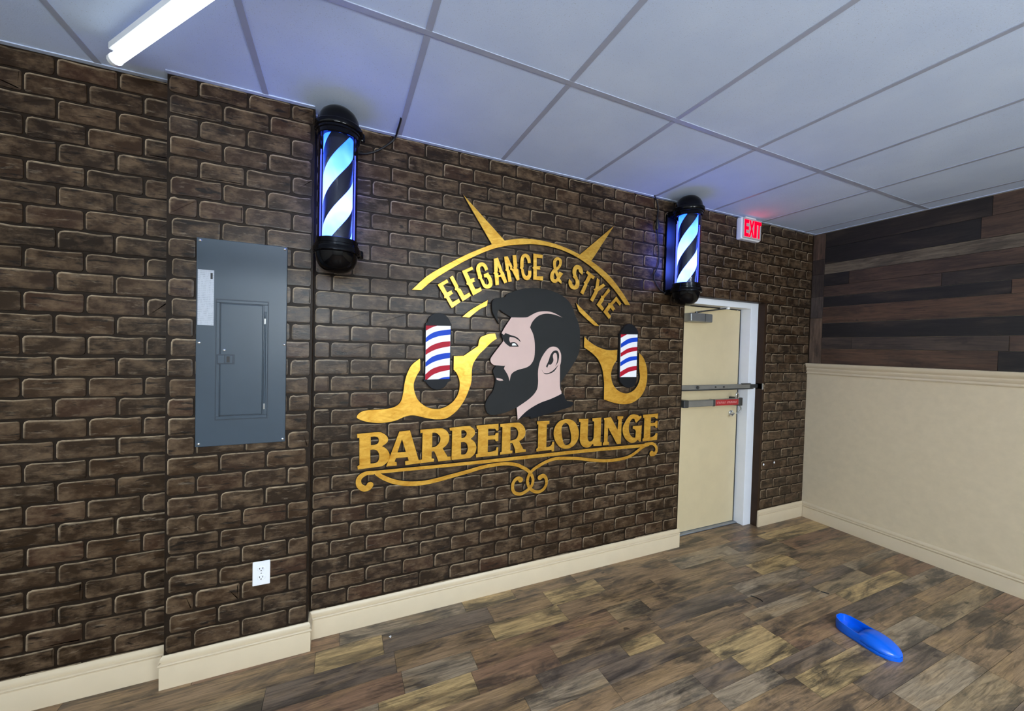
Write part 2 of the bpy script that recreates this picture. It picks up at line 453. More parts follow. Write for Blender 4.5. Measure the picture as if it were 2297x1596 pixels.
# ------------------------------------------------------------------ sawn sign outlines, metres on the wall (x along the wall, z up)
SHAPES = {
 'BL': [
  ('B', [[(-0.1818,1.0687),(-0.0765,1.0713,1),(-0.0484,1.0633,1),(-0.0282,1.0458,1),(-0.0208,1.0267,1),(-0.0275,1.0087,1),(-0.0519,0.9921),(-0.0329,0.9794,1),(-0.0184,0.9608,1),(-0.0109,0.9377,1),(-0.0152,0.9133,1),(-0.029,0.8947,1),(-0.0499,0.8807),(-0.1743,0.8754),(-0.1768,0.8938),(-0.1668,0.9),(-0.1692,1.0461),(-0.1792,1.0457)],[(-0.1117,1.0469),(-0.0922,1.0479,1),(-0.076,1.0419,1),(-0.0699,1.0267,1),(-0.0743,1.0098,1),(-0.0892,1.0036,1),(-0.1098,1.0028)],[(-0.1128,0.9763),(-0.0933,0.9766,1),(-0.077,0.9683,1),(-0.0674,0.9478,1),(-0.067,0.9231,1),(-0.076,0.9068,1),(-0.092,0.9022,1),(-0.1104,0.9028)]]),
  ('A', [[(0.0382,1.0675),(0.0968,1.07),(0.1481,0.8971),(0.1576,0.8973),(0.1581,0.8769),(0.0747,0.8743),(0.073,0.8972),(0.0927,0.8984),(0.0861,0.9188),(0.0229,0.9184),(0.016,0.8998),(0.0269,0.8967),(0.0285,0.8765),(-0.0287,0.8773)],[(0.0536,1.0225),(0.0757,0.9501),(0.0307,0.9503)]]),
  ('R', [[(0.1549,1.0701),(0.2635,1.071,1),(0.29,1.0654,1),(0.3116,1.0482,1),(0.3243,1.0184,1),(0.3197,0.987,1),(0.3054,0.967,1),(0.2858,0.9515),(0.3163,0.9001),(0.3337,0.8998),(0.3369,0.8775),(0.2611,0.8769),(0.2568,0.8925),(0.2431,0.9251,1),(0.2349,0.9394),(0.222,0.9395),(0.2228,0.8983),(0.2372,0.8957),(0.2362,0.8783),(0.1581,0.8769),(0.1576,0.8973),(0.1665,0.8972),(0.1672,1.0513),(0.1545,1.0509)],[(0.2236,1.0476),(0.2457,1.0448,1),(0.2644,1.0278,1),(0.2714,1.009,1),(0.2653,0.9859,1),(0.2474,0.9678,1),(0.2241,0.9619)]]),
  ('B', [[(0.3249,1.07),(0.434,1.0749,1),(0.4561,1.0677,1),(0.4761,1.0512,1),(0.4827,1.0319,1),(0.477,1.0135,1),(0.4554,0.995),(0.4753,0.9806,1),(0.4881,0.9607,1),(0.4936,0.939,1),(0.4881,0.9134,1),(0.475,0.8933,1),(0.4533,0.8788),(0.3409,0.8778),(0.3392,0.9011),(0.3404,0.9014),(0.3405,1.0518),(0.3264,1.0538)],[(0.3961,1.0493),(0.4129,1.0501,1),(0.4252,1.0404,1),(0.4303,1.0261,1),(0.4234,1.0125,1),(0.4115,1.0052,1),(0.3984,1.005)],[(0.3954,0.9792),(0.4146,0.9794,1),(0.4293,0.97,1),(0.4382,0.9506,1),(0.4387,0.9295,1),(0.4307,0.9114,1),(0.4187,0.9043,1),(0.3983,0.9054)]]),
  ('E', [[(0.4903,1.0739),(0.6345,1.0775),(0.6356,1.0351),(0.6227,1.0335),(0.612,1.0469),(0.5672,1.0497),(0.5671,1.0067),(0.6131,1.0064),(0.6179,1.0205),(0.636,1.0205),(0.6361,0.9684),(0.6179,0.9686),(0.6138,0.9798),(0.5677,0.9813),(0.5671,0.9065),(0.5977,0.9063,1),(0.6207,0.9128),(0.6254,0.9305),(0.6371,0.9283),(0.6359,0.8787),(0.4926,0.8787),(0.4909,0.899),(0.502,0.9015),(0.502,1.0496),(0.4932,1.0548)]]),
  ('R', [[(0.645,1.0744),(0.7644,1.0762,1),(0.7948,1.0633,1),(0.8147,1.0397,1),(0.8223,1.0143,1),(0.8176,0.9872,1),(0.8002,0.9685,1),(0.7787,0.9576),(0.8104,0.9016),(0.827,0.9002),(0.8288,0.885),(0.7537,0.8816),(0.7503,0.9079,1),(0.7387,0.936,1),(0.7317,0.9476),(0.7182,0.9487),(0.7182,0.9032),(0.7343,0.8994),(0.7334,0.8834),(0.6501,0.8811),(0.6497,0.8969),(0.6601,0.8996),(0.6612,1.0541),(0.6467,1.0562)],[(0.7167,1.0519),(0.7463,1.0477,1),(0.763,1.033,1),(0.7712,1.0102,1),(0.7657,0.9834,1),(0.7485,0.9698,1),(0.7178,0.9647)]]),
  ('L', [[(0.9042,1.0769),(0.9964,1.076),(0.9959,1.0555),(0.9773,1.0524),(0.9773,0.9018),(1.0029,0.9048,1),(1.019,0.9159),(1.022,0.9343),(1.0362,0.9321),(1.037,0.8699),(1.0193,0.8704),(1.0178,0.8809),(0.9045,0.8794),(0.904,0.8956),(0.9151,0.9038),(0.914,1.0541),(0.906,1.0566)]]),
  ('O', [[(1.1361,1.0789,1),(1.1758,1.0673,1),(1.2092,1.0369,1),(1.2285,0.9846,1),(1.2227,0.936,1),(1.1964,0.8997,1),(1.1599,0.8815,1),(1.1232,0.8793,1),(1.0865,0.8907,1),(1.0569,0.9191,1),(1.0379,0.9538,1),(1.0308,0.9915,1),(1.039,1.0302,1),(1.0642,1.0619,1),(1.0997,1.0766,1)],[(1.1199,1.0536,1),(1.1423,1.0408,1),(1.1555,1.0105,1),(1.1669,0.9654,1),(1.1681,0.9294,1),(1.1589,0.9111,1),(1.1322,0.9027,1),(1.1123,0.9148,1),(1.1004,0.945,1),(1.092,0.9811,1),(1.0896,1.0167,1),(1.0985,1.0412,1)]]),
  ('U', [[(1.2254,1.0764),(1.303,1.0723),(1.3013,0.941),(1.3098,0.9187,1),(1.3255,0.9132,1),(1.3434,0.9205,1),(1.3532,0.9372),(1.3531,1.0502),(1.3386,1.0553),(1.3366,1.0749),(1.4114,1.0765),(1.4112,0.9023),(1.4235,0.9005),(1.4223,0.8757),(1.3527,0.8796),(1.3509,0.8939),(1.3418,0.8924),(1.3242,0.8765,1),(1.2985,0.8732,1),(1.2675,0.8811,1),(1.2464,0.9043,1),(1.2379,0.9327),(1.2401,1.0521),(1.2273,1.056)]]),
  ('N', [[(1.4346,1.0711),(1.4956,1.0746),(1.5587,0.9796),(1.5643,1.0518),(1.5542,1.0572),(1.5534,1.0777),(1.6062,1.0764),(1.6039,1.057),(1.5933,1.0564),(1.5913,0.8767),(1.5567,0.877),(1.4735,1.0006),(1.4729,0.9003),(1.4847,0.897),(1.4841,0.8755),(1.4331,0.8772),(1.4324,0.8951),(1.4424,0.9003),(1.4409,1.056),(1.4365,1.0574)]]),
  ('G', [[(1.7746,1.0681),(1.7751,1.0568),(1.7259,1.0197),(1.7176,1.0313),(1.709,1.0503),(1.6933,1.0524,1),(1.6751,1.041,1),(1.6638,1.0147,1),(1.6603,0.9854,1),(1.6646,0.9557,1),(1.6796,0.9301,1),(1.7021,0.9137,1),(1.7241,0.9109),(1.7269,0.959),(1.7169,0.972),(1.6962,0.9807),(1.6986,0.9979),(1.7807,0.9992),(1.7761,0.8784),(1.765,0.878),(1.7469,0.8931),(1.7254,0.8798,1),(1.6943,0.8748,1),(1.666,0.8831,1),(1.6343,0.9064,1),(1.6132,0.9372,1),(1.6042,0.9719,1),(1.6076,1.0009,1),(1.6233,1.0292,1),(1.6436,1.0574,1),(1.6674,1.0782,1),(1.6982,1.0854,1),(1.733,1.0788,1),(1.7555,1.0678),(1.7681,1.0709)]]),
  ('E', [[(1.7886,1.0773),(1.9372,1.0804),(1.9324,1.0386),(1.9189,1.0419),(1.9052,1.0527),(1.8673,1.0534),(1.8668,1.0118),(1.9087,1.0107),(1.9164,1.0242),(1.9347,1.0232),(1.9337,0.971),(1.9187,0.972),(1.908,0.9874),(1.8659,0.9873),(1.8661,0.9057),(1.895,0.9074,1),(1.9143,0.9188),(1.9204,0.9324),(1.9371,0.93),(1.9344,0.8791),(1.7937,0.8783),(1.7929,0.8972),(1.804,0.9026),(1.8042,1.0503),(1.7927,1.0559)]]),
 ],
 'ES': [
  ('E', [[(0.2349,1.902),(0.2889,1.9384),(0.2997,1.9213),(0.2679,1.9004),(0.2917,1.8618),(0.3181,1.8776),(0.3207,1.8653),(0.3302,1.8604),(0.3038,1.8401),(0.3243,1.8075),(0.3626,1.8309),(0.3738,1.8122),(0.3216,1.772),(0.2867,1.8275),(0.2752,1.8278),(0.2761,1.8414)]]),
  ('L', [[(0.3048,1.9501),(0.3231,1.9632),(0.3598,1.9028),(0.3576,1.8934),(0.3707,1.8911),(0.3943,1.8528),(0.4263,1.8727),(0.4377,1.8539),(0.3856,1.8165),(0.3486,1.8767),(0.3367,1.8803),(0.3388,1.893)]]),
  ('E', [[(0.3778,1.9949),(0.4396,2.0279),(0.4485,2.0115),(0.4102,1.9902),(0.4305,1.9529),(0.457,1.9636),(0.455,1.9459),(0.4649,1.9445),(0.4432,1.9309),(0.4637,1.8932),(0.4966,1.91),(0.5046,1.8896),(0.4499,1.856),(0.4193,1.9149),(0.4059,1.9195),(0.4092,1.9325)]]),
  ('G', [[(0.5413,2.02),(0.5227,2.0099),(0.5122,2.0311,1),(0.5021,2.0358,1),(0.4911,2.0288,1),(0.4902,2.0147,1),(0.4984,1.9875),(0.5049,1.9764),(0.5027,1.9645),(0.5142,1.9515,1),(0.5247,1.9336,1),(0.5349,1.9286,1),(0.5448,1.9331,1),(0.547,1.9474,1),(0.535,1.9711),(0.5162,1.9705),(0.5133,1.9889),(0.543,2.0037),(0.5471,1.9935),(0.5574,1.9839),(0.5696,1.9566,1),(0.5715,1.9307,1),(0.5605,1.9131,1),(0.538,1.9041,1),(0.5152,1.9116,1),(0.4997,1.936,1),(0.4905,1.9563),(0.478,1.9598),(0.479,1.9692),(0.4737,1.985,1),(0.4656,2.0121,1),(0.4699,2.0382,1),(0.4843,2.0538,1),(0.504,2.0595,1),(0.5216,2.0532,1),(0.5346,2.0382,1)]]),
  ('A', [[(0.5761,2.0894),(0.6032,2.101),(0.6341,2.0287),(0.6355,2.0203),(0.6438,2.0147),(0.67,1.956),(0.6503,1.9456),(0.626,1.9851),(0.611,1.9815),(0.6146,1.9338),(0.5917,1.9286),(0.5831,1.9958),(0.5761,2.0015),(0.5815,2.0105)],[(0.6035,2.0468),(0.6156,2.0247),(0.6101,2.0156),(0.6243,2.0042),(0.6215,1.9964),(0.6095,1.9931),(0.6075,2.0025),(0.6011,2.0083),(0.6053,2.0215)]]),
  ('N', [[(0.6435,2.11),(0.6679,2.1161),(0.7016,2.0553),(0.6971,2.045),(0.7115,2.0401),(0.7065,2.0493),(0.7099,2.0562),(0.7001,2.1243),(0.7245,2.1304),(0.7361,2.0601),(0.7304,2.0497),(0.7427,2.0412),(0.7529,1.9778),(0.735,1.9718),(0.6987,2.0301),(0.6855,2.0363),(0.6875,2.0473),(0.6753,2.0621),(0.6772,2.0375),(0.6857,2.0287),(0.7006,1.9631),(0.677,1.9566),(0.6635,2.0221),(0.6528,2.0275),(0.6572,2.0365)]]),
  ('C', [[(0.8281,2.0921),(0.8072,2.0875),(0.8029,2.108,1),(0.7889,2.1239,1),(0.7783,2.1117,1),(0.7779,2.0832),(0.7785,2.0613),(0.7727,2.0509),(0.7802,2.044),(0.7871,2.0184,1),(0.7997,2.0064,1),(0.8104,2.0185,1),(0.8098,2.0416),(0.8332,2.044),(0.8341,2.0142,1),(0.8224,1.9887,1),(0.8005,1.9801,1),(0.7781,1.9911,1),(0.7664,2.0163,1),(0.762,2.0443),(0.752,2.052),(0.7555,2.0589),(0.7545,2.0915,1),(0.7597,2.1227,1),(0.7714,2.1383,1),(0.7907,2.1461,1),(0.8106,2.1397,1),(0.8235,2.1214,1)]]),
  ('E', [[(0.8449,2.1537),(0.913,2.153),(0.9112,2.1304),(0.8694,2.13),(0.871,2.0779),(0.9013,2.0801),(0.894,2.0693),(0.8994,2.0564),(0.8729,2.0548),(0.873,2.0113),(0.9198,2.0159),(0.9194,1.9889),(0.8486,1.9879),(0.8479,2.0544),(0.8401,2.0635),(0.8474,2.071)]]),
  ('ampersand', [[(1.0248,2.1516,1),(1.049,2.143,1),(1.0577,2.1211,1),(1.048,2.0903,1),(1.0224,2.0624),(1.0349,2.0431),(1.0363,2.057),(1.0437,2.0578),(1.0694,2.0489),(1.0438,2.0143),(1.0591,1.9973),(1.0569,1.9799),(1.0312,1.9948),(1.0118,1.9816,1),(0.988,1.9862,1),(0.973,2.0075,1),(0.9733,2.037,1),(0.9856,2.0609,1),(0.997,2.0723),(0.9909,2.1,1),(0.9927,2.1274,1),(1.0065,2.1449,1)],[(1.0267,2.1336,1),(1.0362,2.1256,1),(1.0342,2.1048,1),(1.0178,2.0825),(1.0119,2.1023,1),(1.0151,2.1232,1)],[(1.0056,2.0493),(1.0224,2.0191),(1.0136,2.0068,1),(1.0003,2.0101,1),(0.9971,2.0303,1)]]),
  ('S', [[(1.2181,2.0547),(1.1923,2.0732),(1.1867,2.0895,1),(1.1768,2.087,1),(1.1706,2.0738,1),(1.1712,2.0542,1),(1.1836,2.033),(1.1839,2.0246),(1.196,2.0145),(1.1985,1.9894,1),(1.1877,1.9631,1),(1.1615,1.951,1),(1.1349,1.9558,1),(1.1162,1.9765,1),(1.1122,1.9983,1),(1.1164,2.0182),(1.14,2.0009),(1.1438,1.9845,1),(1.1573,1.9773,1),(1.1684,1.9923,1),(1.166,2.0117,1),(1.1557,2.0247),(1.1438,2.0347),(1.1484,2.0436),(1.1411,2.0652,1),(1.1451,2.0935,1),(1.1626,2.1135,1),(1.1857,2.1174,1),(1.2095,2.1087,1),(1.222,2.0875,1),(1.2244,2.068,1)]]),
  ('T', [[(1.2576,2.0884),(1.3227,2.0535),(1.3095,2.0336),(1.2902,2.0418),(1.2707,2.0086),(1.2625,1.9979),(1.2612,1.9864),(1.2312,1.9215),(1.2071,1.9351),(1.2388,1.9958),(1.2316,2.0051),(1.2432,2.0146),(1.2672,2.0595),(1.248,2.0718)]]),
  ('Y', [[(1.3404,2.0466),(1.3637,2.033),(1.3565,1.989),(1.3946,2.0127),(1.4129,1.9998),(1.3525,1.9541),(1.3477,1.9421),(1.3116,1.879),(1.2886,1.8916),(1.3244,1.9561),(1.3154,1.9654),(1.329,1.9737)]]),
  ('L', [[(1.4387,1.983),(1.4574,1.9685),(1.4054,1.9133),(1.4008,1.894),(1.3805,1.8664),(1.4064,1.839),(1.3928,1.8222),(1.3436,1.8625),(1.3805,1.9143),(1.3782,1.9272),(1.3942,1.9284)]]),
  ('E', [[(1.51,1.9314),(1.5582,1.8845),(1.5421,1.8685),(1.5094,1.8989),(1.4793,1.8702),(1.5062,1.8395),(1.4897,1.837),(1.4884,1.8236),(1.4619,1.8485),(1.4395,1.8192),(1.4696,1.7886),(1.4522,1.7685),(1.4019,1.8169),(1.4431,1.8678),(1.4426,1.8794),(1.4607,1.8807)]]),
 ],
 'ARCH': [
  ('band', [[(0.0915,1.8608),(0.1745,1.9454,1),(0.2833,2.0209,1),(0.417,2.1019,1),(0.5576,2.1733,1),(0.6307,2.2034,1),(0.7058,2.226,1),(0.791,2.2405,1),(0.9035,2.2436,1),(1.0293,2.2312,1),(1.161,2.1996,1),(1.2991,2.1514,1),(1.4446,2.0697,1),(1.5571,1.9689,1),(1.6369,1.8782),(1.5909,1.8791),(1.4972,1.9719,1),(1.3873,2.0563,1),(1.2536,2.1348,1),(1.1173,2.1868,1),(0.9875,2.2112,1),(0.8637,2.2133,1),(0.7685,2.2008,1),(0.6689,2.1809,1),(0.5584,2.1428,1),(0.4178,2.0688,1),(0.2972,1.9899,1),(0.207,1.923,1),(0.1445,1.8633)]]),
  ('spike', [[(0.3745,2.4411),(0.6455,2.2089),(0.5612,2.1758)]]),
  ('spike', [[(1.473,2.4247),(1.2896,2.158),(1.1954,2.1888)]]),
 ],
 'STRIP': [
  ('l', [[(0.3845,1.7242),(0.439,1.7708,1),(0.5444,1.8367),(0.5403,1.801),(0.4884,1.7725,1),(0.4296,1.7234)]]),
  ('r', [[(1.1752,1.8622),(1.2373,1.817,1),(1.3713,1.7161),(1.3287,1.718),(1.2575,1.7646,1),(1.2014,1.8071)]]),
 ],
 'RAZ': [
  ('l', [[(0.1446,1.4773),(0.1469,1.4114),(0.1266,1.376,1),(0.1126,1.3307,1),(0.1185,1.2851,1),(0.1394,1.2388,1),(0.1753,1.2069,1),(0.2218,1.1871,1),(0.2739,1.1875,1),(0.3265,1.2117,1),(0.3633,1.2527,1),(0.3786,1.3,1),(0.3775,1.3478,1),(0.3602,1.3902,1),(0.3408,1.4113),(0.34,1.4928),(0.4014,1.4963),(0.4893,1.5568),(0.4941,1.5892),(0.505,1.6111),(0.5276,1.62,1),(0.5562,1.6319,1),(0.597,1.6362),(0.6084,1.6037),(0.5693,1.5752,1),(0.5298,1.5361,1),(0.4963,1.503,1),(0.4636,1.4542,1),(0.4535,1.4059,1),(0.4523,1.3415,1),(0.4341,1.2828,1),(0.4078,1.2248,1),(0.3653,1.1679,1),(0.307,1.1284,1),(0.2491,1.1236,1),(0.187,1.1346,1),(0.1161,1.1534,1),(0.067,1.1483,1),(0.0142,1.1285,1),(-0.0564,1.1201,1),(-0.1255,1.1288,1),(-0.1707,1.1457,1),(-0.1842,1.1608,1),(-0.1668,1.184,1),(-0.1266,1.1942,1),(-0.0484,1.1958,1),(0.008,1.2059,1),(0.0411,1.232,1),(0.0547,1.2816,1),(0.0632,1.3465,1),(0.0769,1.3964,1),(0.1006,1.4416,1)]]),
  ('r', [[(1.2516,1.6396),(1.2837,1.6114,1),(1.3561,1.5741,1),(1.446,1.5509,1),(1.5331,1.5547),(1.5318,1.4803),(1.4999,1.4362,1),(1.4856,1.3756,1),(1.5049,1.3079,1),(1.5572,1.2593,1),(1.6265,1.2406,1),(1.687,1.2564,1),(1.7296,1.2974,1),(1.7497,1.353,1),(1.7396,1.423,1),(1.7332,1.5345),(1.775,1.5002,1),(1.8097,1.4301,1),(1.8176,1.3525,1),(1.8026,1.275,1),(1.76,1.2126,1),(1.6904,1.1729,1),(1.6124,1.1618,1),(1.5183,1.1754,1),(1.4304,1.202),(1.4286,1.3158),(1.4105,1.4093,1),(1.3757,1.4755,1),(1.3262,1.5209,1),(1.2504,1.5651)]]),
 ],
 'SP1': [
  ('top_cap', [[(0.171,1.6647),(0.1707,1.6759),(0.1807,1.684),(0.1878,1.7072,1),(0.2104,1.7288,1),(0.2411,1.7383,1),(0.2777,1.7327,1),(0.3047,1.7083,1),(0.3132,1.6853),(0.3213,1.6805),(0.3205,1.6695)]]),
  ('board', [[(0.1689,1.6656),(0.3215,1.6701),(0.3217,1.3547),(0.1713,1.3517)]]),
  ('bottom_cap', [[(0.1647,1.3554),(0.3232,1.3589),(0.326,1.351),(0.3076,1.3407),(0.287,1.3123,1),(0.2506,1.2974,1),(0.2141,1.3059,1),(0.188,1.3295,1),(0.1801,1.3424),(0.1663,1.3477)]]),
  ('face', [[(0.1735,1.6648),(0.3167,1.6688),(0.3168,1.3574),(0.1758,1.3542)]]),
  ('red_stripe', [[(0.1735,1.6648),(0.2374,1.6667),(0.2068,1.6546,1),(0.1736,1.6354)]]),
  ('blue_stripe', [[(0.1744,1.5948),(0.2024,1.6187,1),(0.2433,1.6356,1),(0.3167,1.649),(0.3168,1.6177),(0.2543,1.6077,1),(0.2081,1.5908,1),(0.1744,1.5693)]]),
  ('red_stripe', [[(0.1748,1.5261),(0.2089,1.5524,1),(0.2603,1.5718,1),(0.3161,1.5796),(0.3162,1.5499),(0.261,1.5382,1),(0.2147,1.5218,1),(0.1749,1.4981)]]),
  ('blue_stripe', [[(0.1753,1.4548),(0.2103,1.4858,1),(0.2618,1.5046,1),(0.3165,1.5118),(0.3161,1.482),(0.2625,1.471,1),(0.2161,1.4551,1),(0.1753,1.4293)]]),
  ('red_stripe', [[(0.1757,1.3859),(0.2118,1.4165,1),(0.2633,1.4347,1),(0.3166,1.4401),(0.3167,1.4113),(0.264,1.401,1),(0.2177,1.3831,1),(0.185,1.3552),(0.1758,1.3542)]]),
  ('blue_stripe', [[(0.2493,1.357),(0.2753,1.3672,1),(0.3165,1.3721),(0.3168,1.3574)]]),
 ],
 'SP2': [
  ('top_cap', [[(1.5541,1.6657),(1.5657,1.6946,1),(1.5984,1.73,1),(1.6368,1.742,1),(1.6765,1.7301,1),(1.7087,1.697,1),(1.7169,1.6703)]]),
  ('board', [[(1.5498,1.6669),(1.7177,1.6717),(1.7183,1.3561),(1.5543,1.3568)]]),
  ('bottom_cap', [[(1.5576,1.3588),(1.7129,1.3589),(1.7092,1.3186,1),(1.6856,1.2912,1),(1.6379,1.2817,1),(1.594,1.2996,1),(1.5629,1.3308,1)]]),
  ('face', [[(1.5575,1.6651),(1.7107,1.6701),(1.7111,1.3583),(1.561,1.3588)]]),
  ('red_stripe', [[(1.5575,1.6651),(1.6138,1.6672),(1.5576,1.64)]]),
  ('blue_stripe', [[(1.5601,1.5981),(1.628,1.6355,1),(1.7107,1.6486),(1.7111,1.6174),(1.6379,1.605,1),(1.5604,1.5689)]]),
  ('red_stripe', [[(1.561,1.5316),(1.6308,1.5671,1),(1.7109,1.5792),(1.7112,1.5515),(1.632,1.5362,1),(1.5612,1.5044)]]),
  ('blue_stripe', [[(1.561,1.467),(1.6334,1.5019,1),(1.711,1.5119),(1.7112,1.4855),(1.6346,1.471,1),(1.5614,1.4364)]]),
  ('red_stripe', [[(1.5613,1.3955),(1.6363,1.4297,1),(1.7113,1.4403),(1.7117,1.4091),(1.6377,1.3953,1),(1.561,1.3588)]]),
 ],
 'HEAD': [
  ('hair', [[(0.572,1.8041,1),(0.5744,1.8303,1),(0.5956,1.8492,1),(0.6584,1.8627),(0.6707,1.8812,1),(0.7249,1.9062,1),(0.7969,1.9271,1),(0.8778,1.937,1),(0.9614,1.9318,1),(1.0479,1.9109,1),(1.1151,1.8721,1),(1.1539,1.824,1),(1.1688,1.7835,1),(1.1961,1.7371,1),(1.2136,1.6737,1),(1.216,1.5578,1),(1.1954,1.4931,1),(1.1523,1.4287,1),(1.113,1.3777,1),(1.0741,1.3273),(1.0824,1.2511),(1.0051,1.2218,1),(0.9141,1.1936,1),(0.8263,1.148,1),(0.7642,1.0933),(0.7534,1.1723),(0.7004,1.1505,1),(0.6492,1.138,1),(0.5863,1.1321,1),(0.5547,1.1541,1),(0.5443,1.1981,1),(0.5588,1.2355,1),(0.5888,1.2755,1),(0.6034,1.3162,1),(0.6075,1.3513),(0.602,1.3689),(0.59,1.3982,1),(0.5945,1.4186,1),(0.6097,1.4362),(0.5938,1.4449,1),(0.5748,1.4564,1),(0.5711,1.4797,1),(0.592,1.5119,1),(0.653,1.5895),(0.639,1.6389),(0.6633,1.681),(0.7023,1.739),(0.645,1.7681,1),(0.6225,1.7813,1),(0.6104,1.766,1),(0.6093,1.7368,1),(0.6204,1.6966),(0.5924,1.7359,1),(0.5759,1.7697,1)]]),
  ('face', [[(0.7023,1.739),(0.8022,1.7444,1),(0.8288,1.7549,1),(0.8825,1.7823,1),(0.9447,1.7922,1),(1.0015,1.7863,1),(1.071,1.7591),(1.009,1.7744,1),(0.9451,1.7768,1),(0.8901,1.7584,1),(0.8502,1.7198,1),(0.8343,1.6827),(0.8595,1.6351,1),(0.8716,1.5746,1),(0.8705,1.4952,1),(0.8513,1.4523,1),(0.8181,1.4279,1),(0.752,1.4098,1),(0.7133,1.3859,1),(0.7016,1.3414),(0.6876,1.3801,1),(0.6608,1.4187),(0.6698,1.4423),(0.6604,1.4364,1),(0.6222,1.4392,1),(0.5938,1.442,1),(0.5748,1.4564,1),(0.5711,1.4797,1),(0.592,1.5119,1),(0.653,1.5895),(0.639,1.6389),(0.6633,1.681)]]),
  ('neck', [[(1.0085,1.5645,1),(1.0449,1.554,1),(1.0679,1.5168,1),(1.0696,1.4663,1),(1.0631,1.4411),(1.0676,1.3021,1),(1.0797,1.267),(1.0802,1.2512),(1.0051,1.2218,1),(0.9141,1.1936,1),(0.8263,1.148,1),(0.7642,1.0933),(0.7554,1.1722),(0.8443,1.2267,1),(0.8909,1.2745,1),(0.9032,1.3235,1),(0.9008,1.4035,1),(0.9128,1.465,1),(0.9392,1.5147,1),(0.9733,1.5525,1)]]),
  ('eyebrow', [[(0.639,1.6389),(0.6552,1.6278),(0.6644,1.641),(0.7001,1.6294,1),(0.7395,1.6189,1),(0.7631,1.6017,1),(0.7701,1.5869),(0.7465,1.6042,1),(0.72,1.6152,1),(0.694,1.6173),(0.6912,1.5995,1),(0.6982,1.5819),(0.7273,1.5857,1),(0.7473,1.5743,1),(0.7577,1.5584),(0.6956,1.557),(0.6628,1.5809,1),(0.6428,1.6156,1)]]),
  ('eye', [[(0.7113,1.5752),(0.7275,1.5792,1),(0.7443,1.5653),(0.7117,1.5633)]]),
  ('lip', [[(0.6116,1.3618),(0.6434,1.3568,1),(0.6596,1.346),(0.6374,1.3439,1),(0.6151,1.35)]]),
  ('ear_shadow', [[(0.9888,1.5092,1),(1.0095,1.5345,1),(1.0382,1.5382,1),(1.0536,1.5102,1),(1.0477,1.4662,1),(1.027,1.4346),(1.0403,1.4724,1),(1.0353,1.5162,1),(1.0171,1.5222,1),(1.0069,1.5033,1),(1.0115,1.4721,1),(0.9944,1.447,1),(0.9766,1.4469),(0.9666,1.4251),(0.9572,1.4344),(0.9758,1.4718,1)]]),
  ('ear_line', [[(0.927,1.4127),(0.9394,1.3942,1),(0.9713,1.3897,1),(1.0135,1.4096,1),(1.052,1.4473),(1.0208,1.4033,1),(0.9785,1.3847,1),(0.9467,1.3861,1)]]),
  ('collar', [[(1.0802,1.2512),(1.0051,1.2218,1),(0.9141,1.1936,1),(0.8263,1.148,1),(0.7662,1.0932),(0.8071,1.1111,1),(0.8546,1.1088),(0.855,1.0946),(0.9867,1.1222,1),(1.102,1.1487,1),(1.1685,1.1685,1),(1.1715,1.1941),(1.1299,1.2019,1),(1.1109,1.2153,1),(1.1027,1.241,1),(1.0821,1.2625)]]),
 ],
}
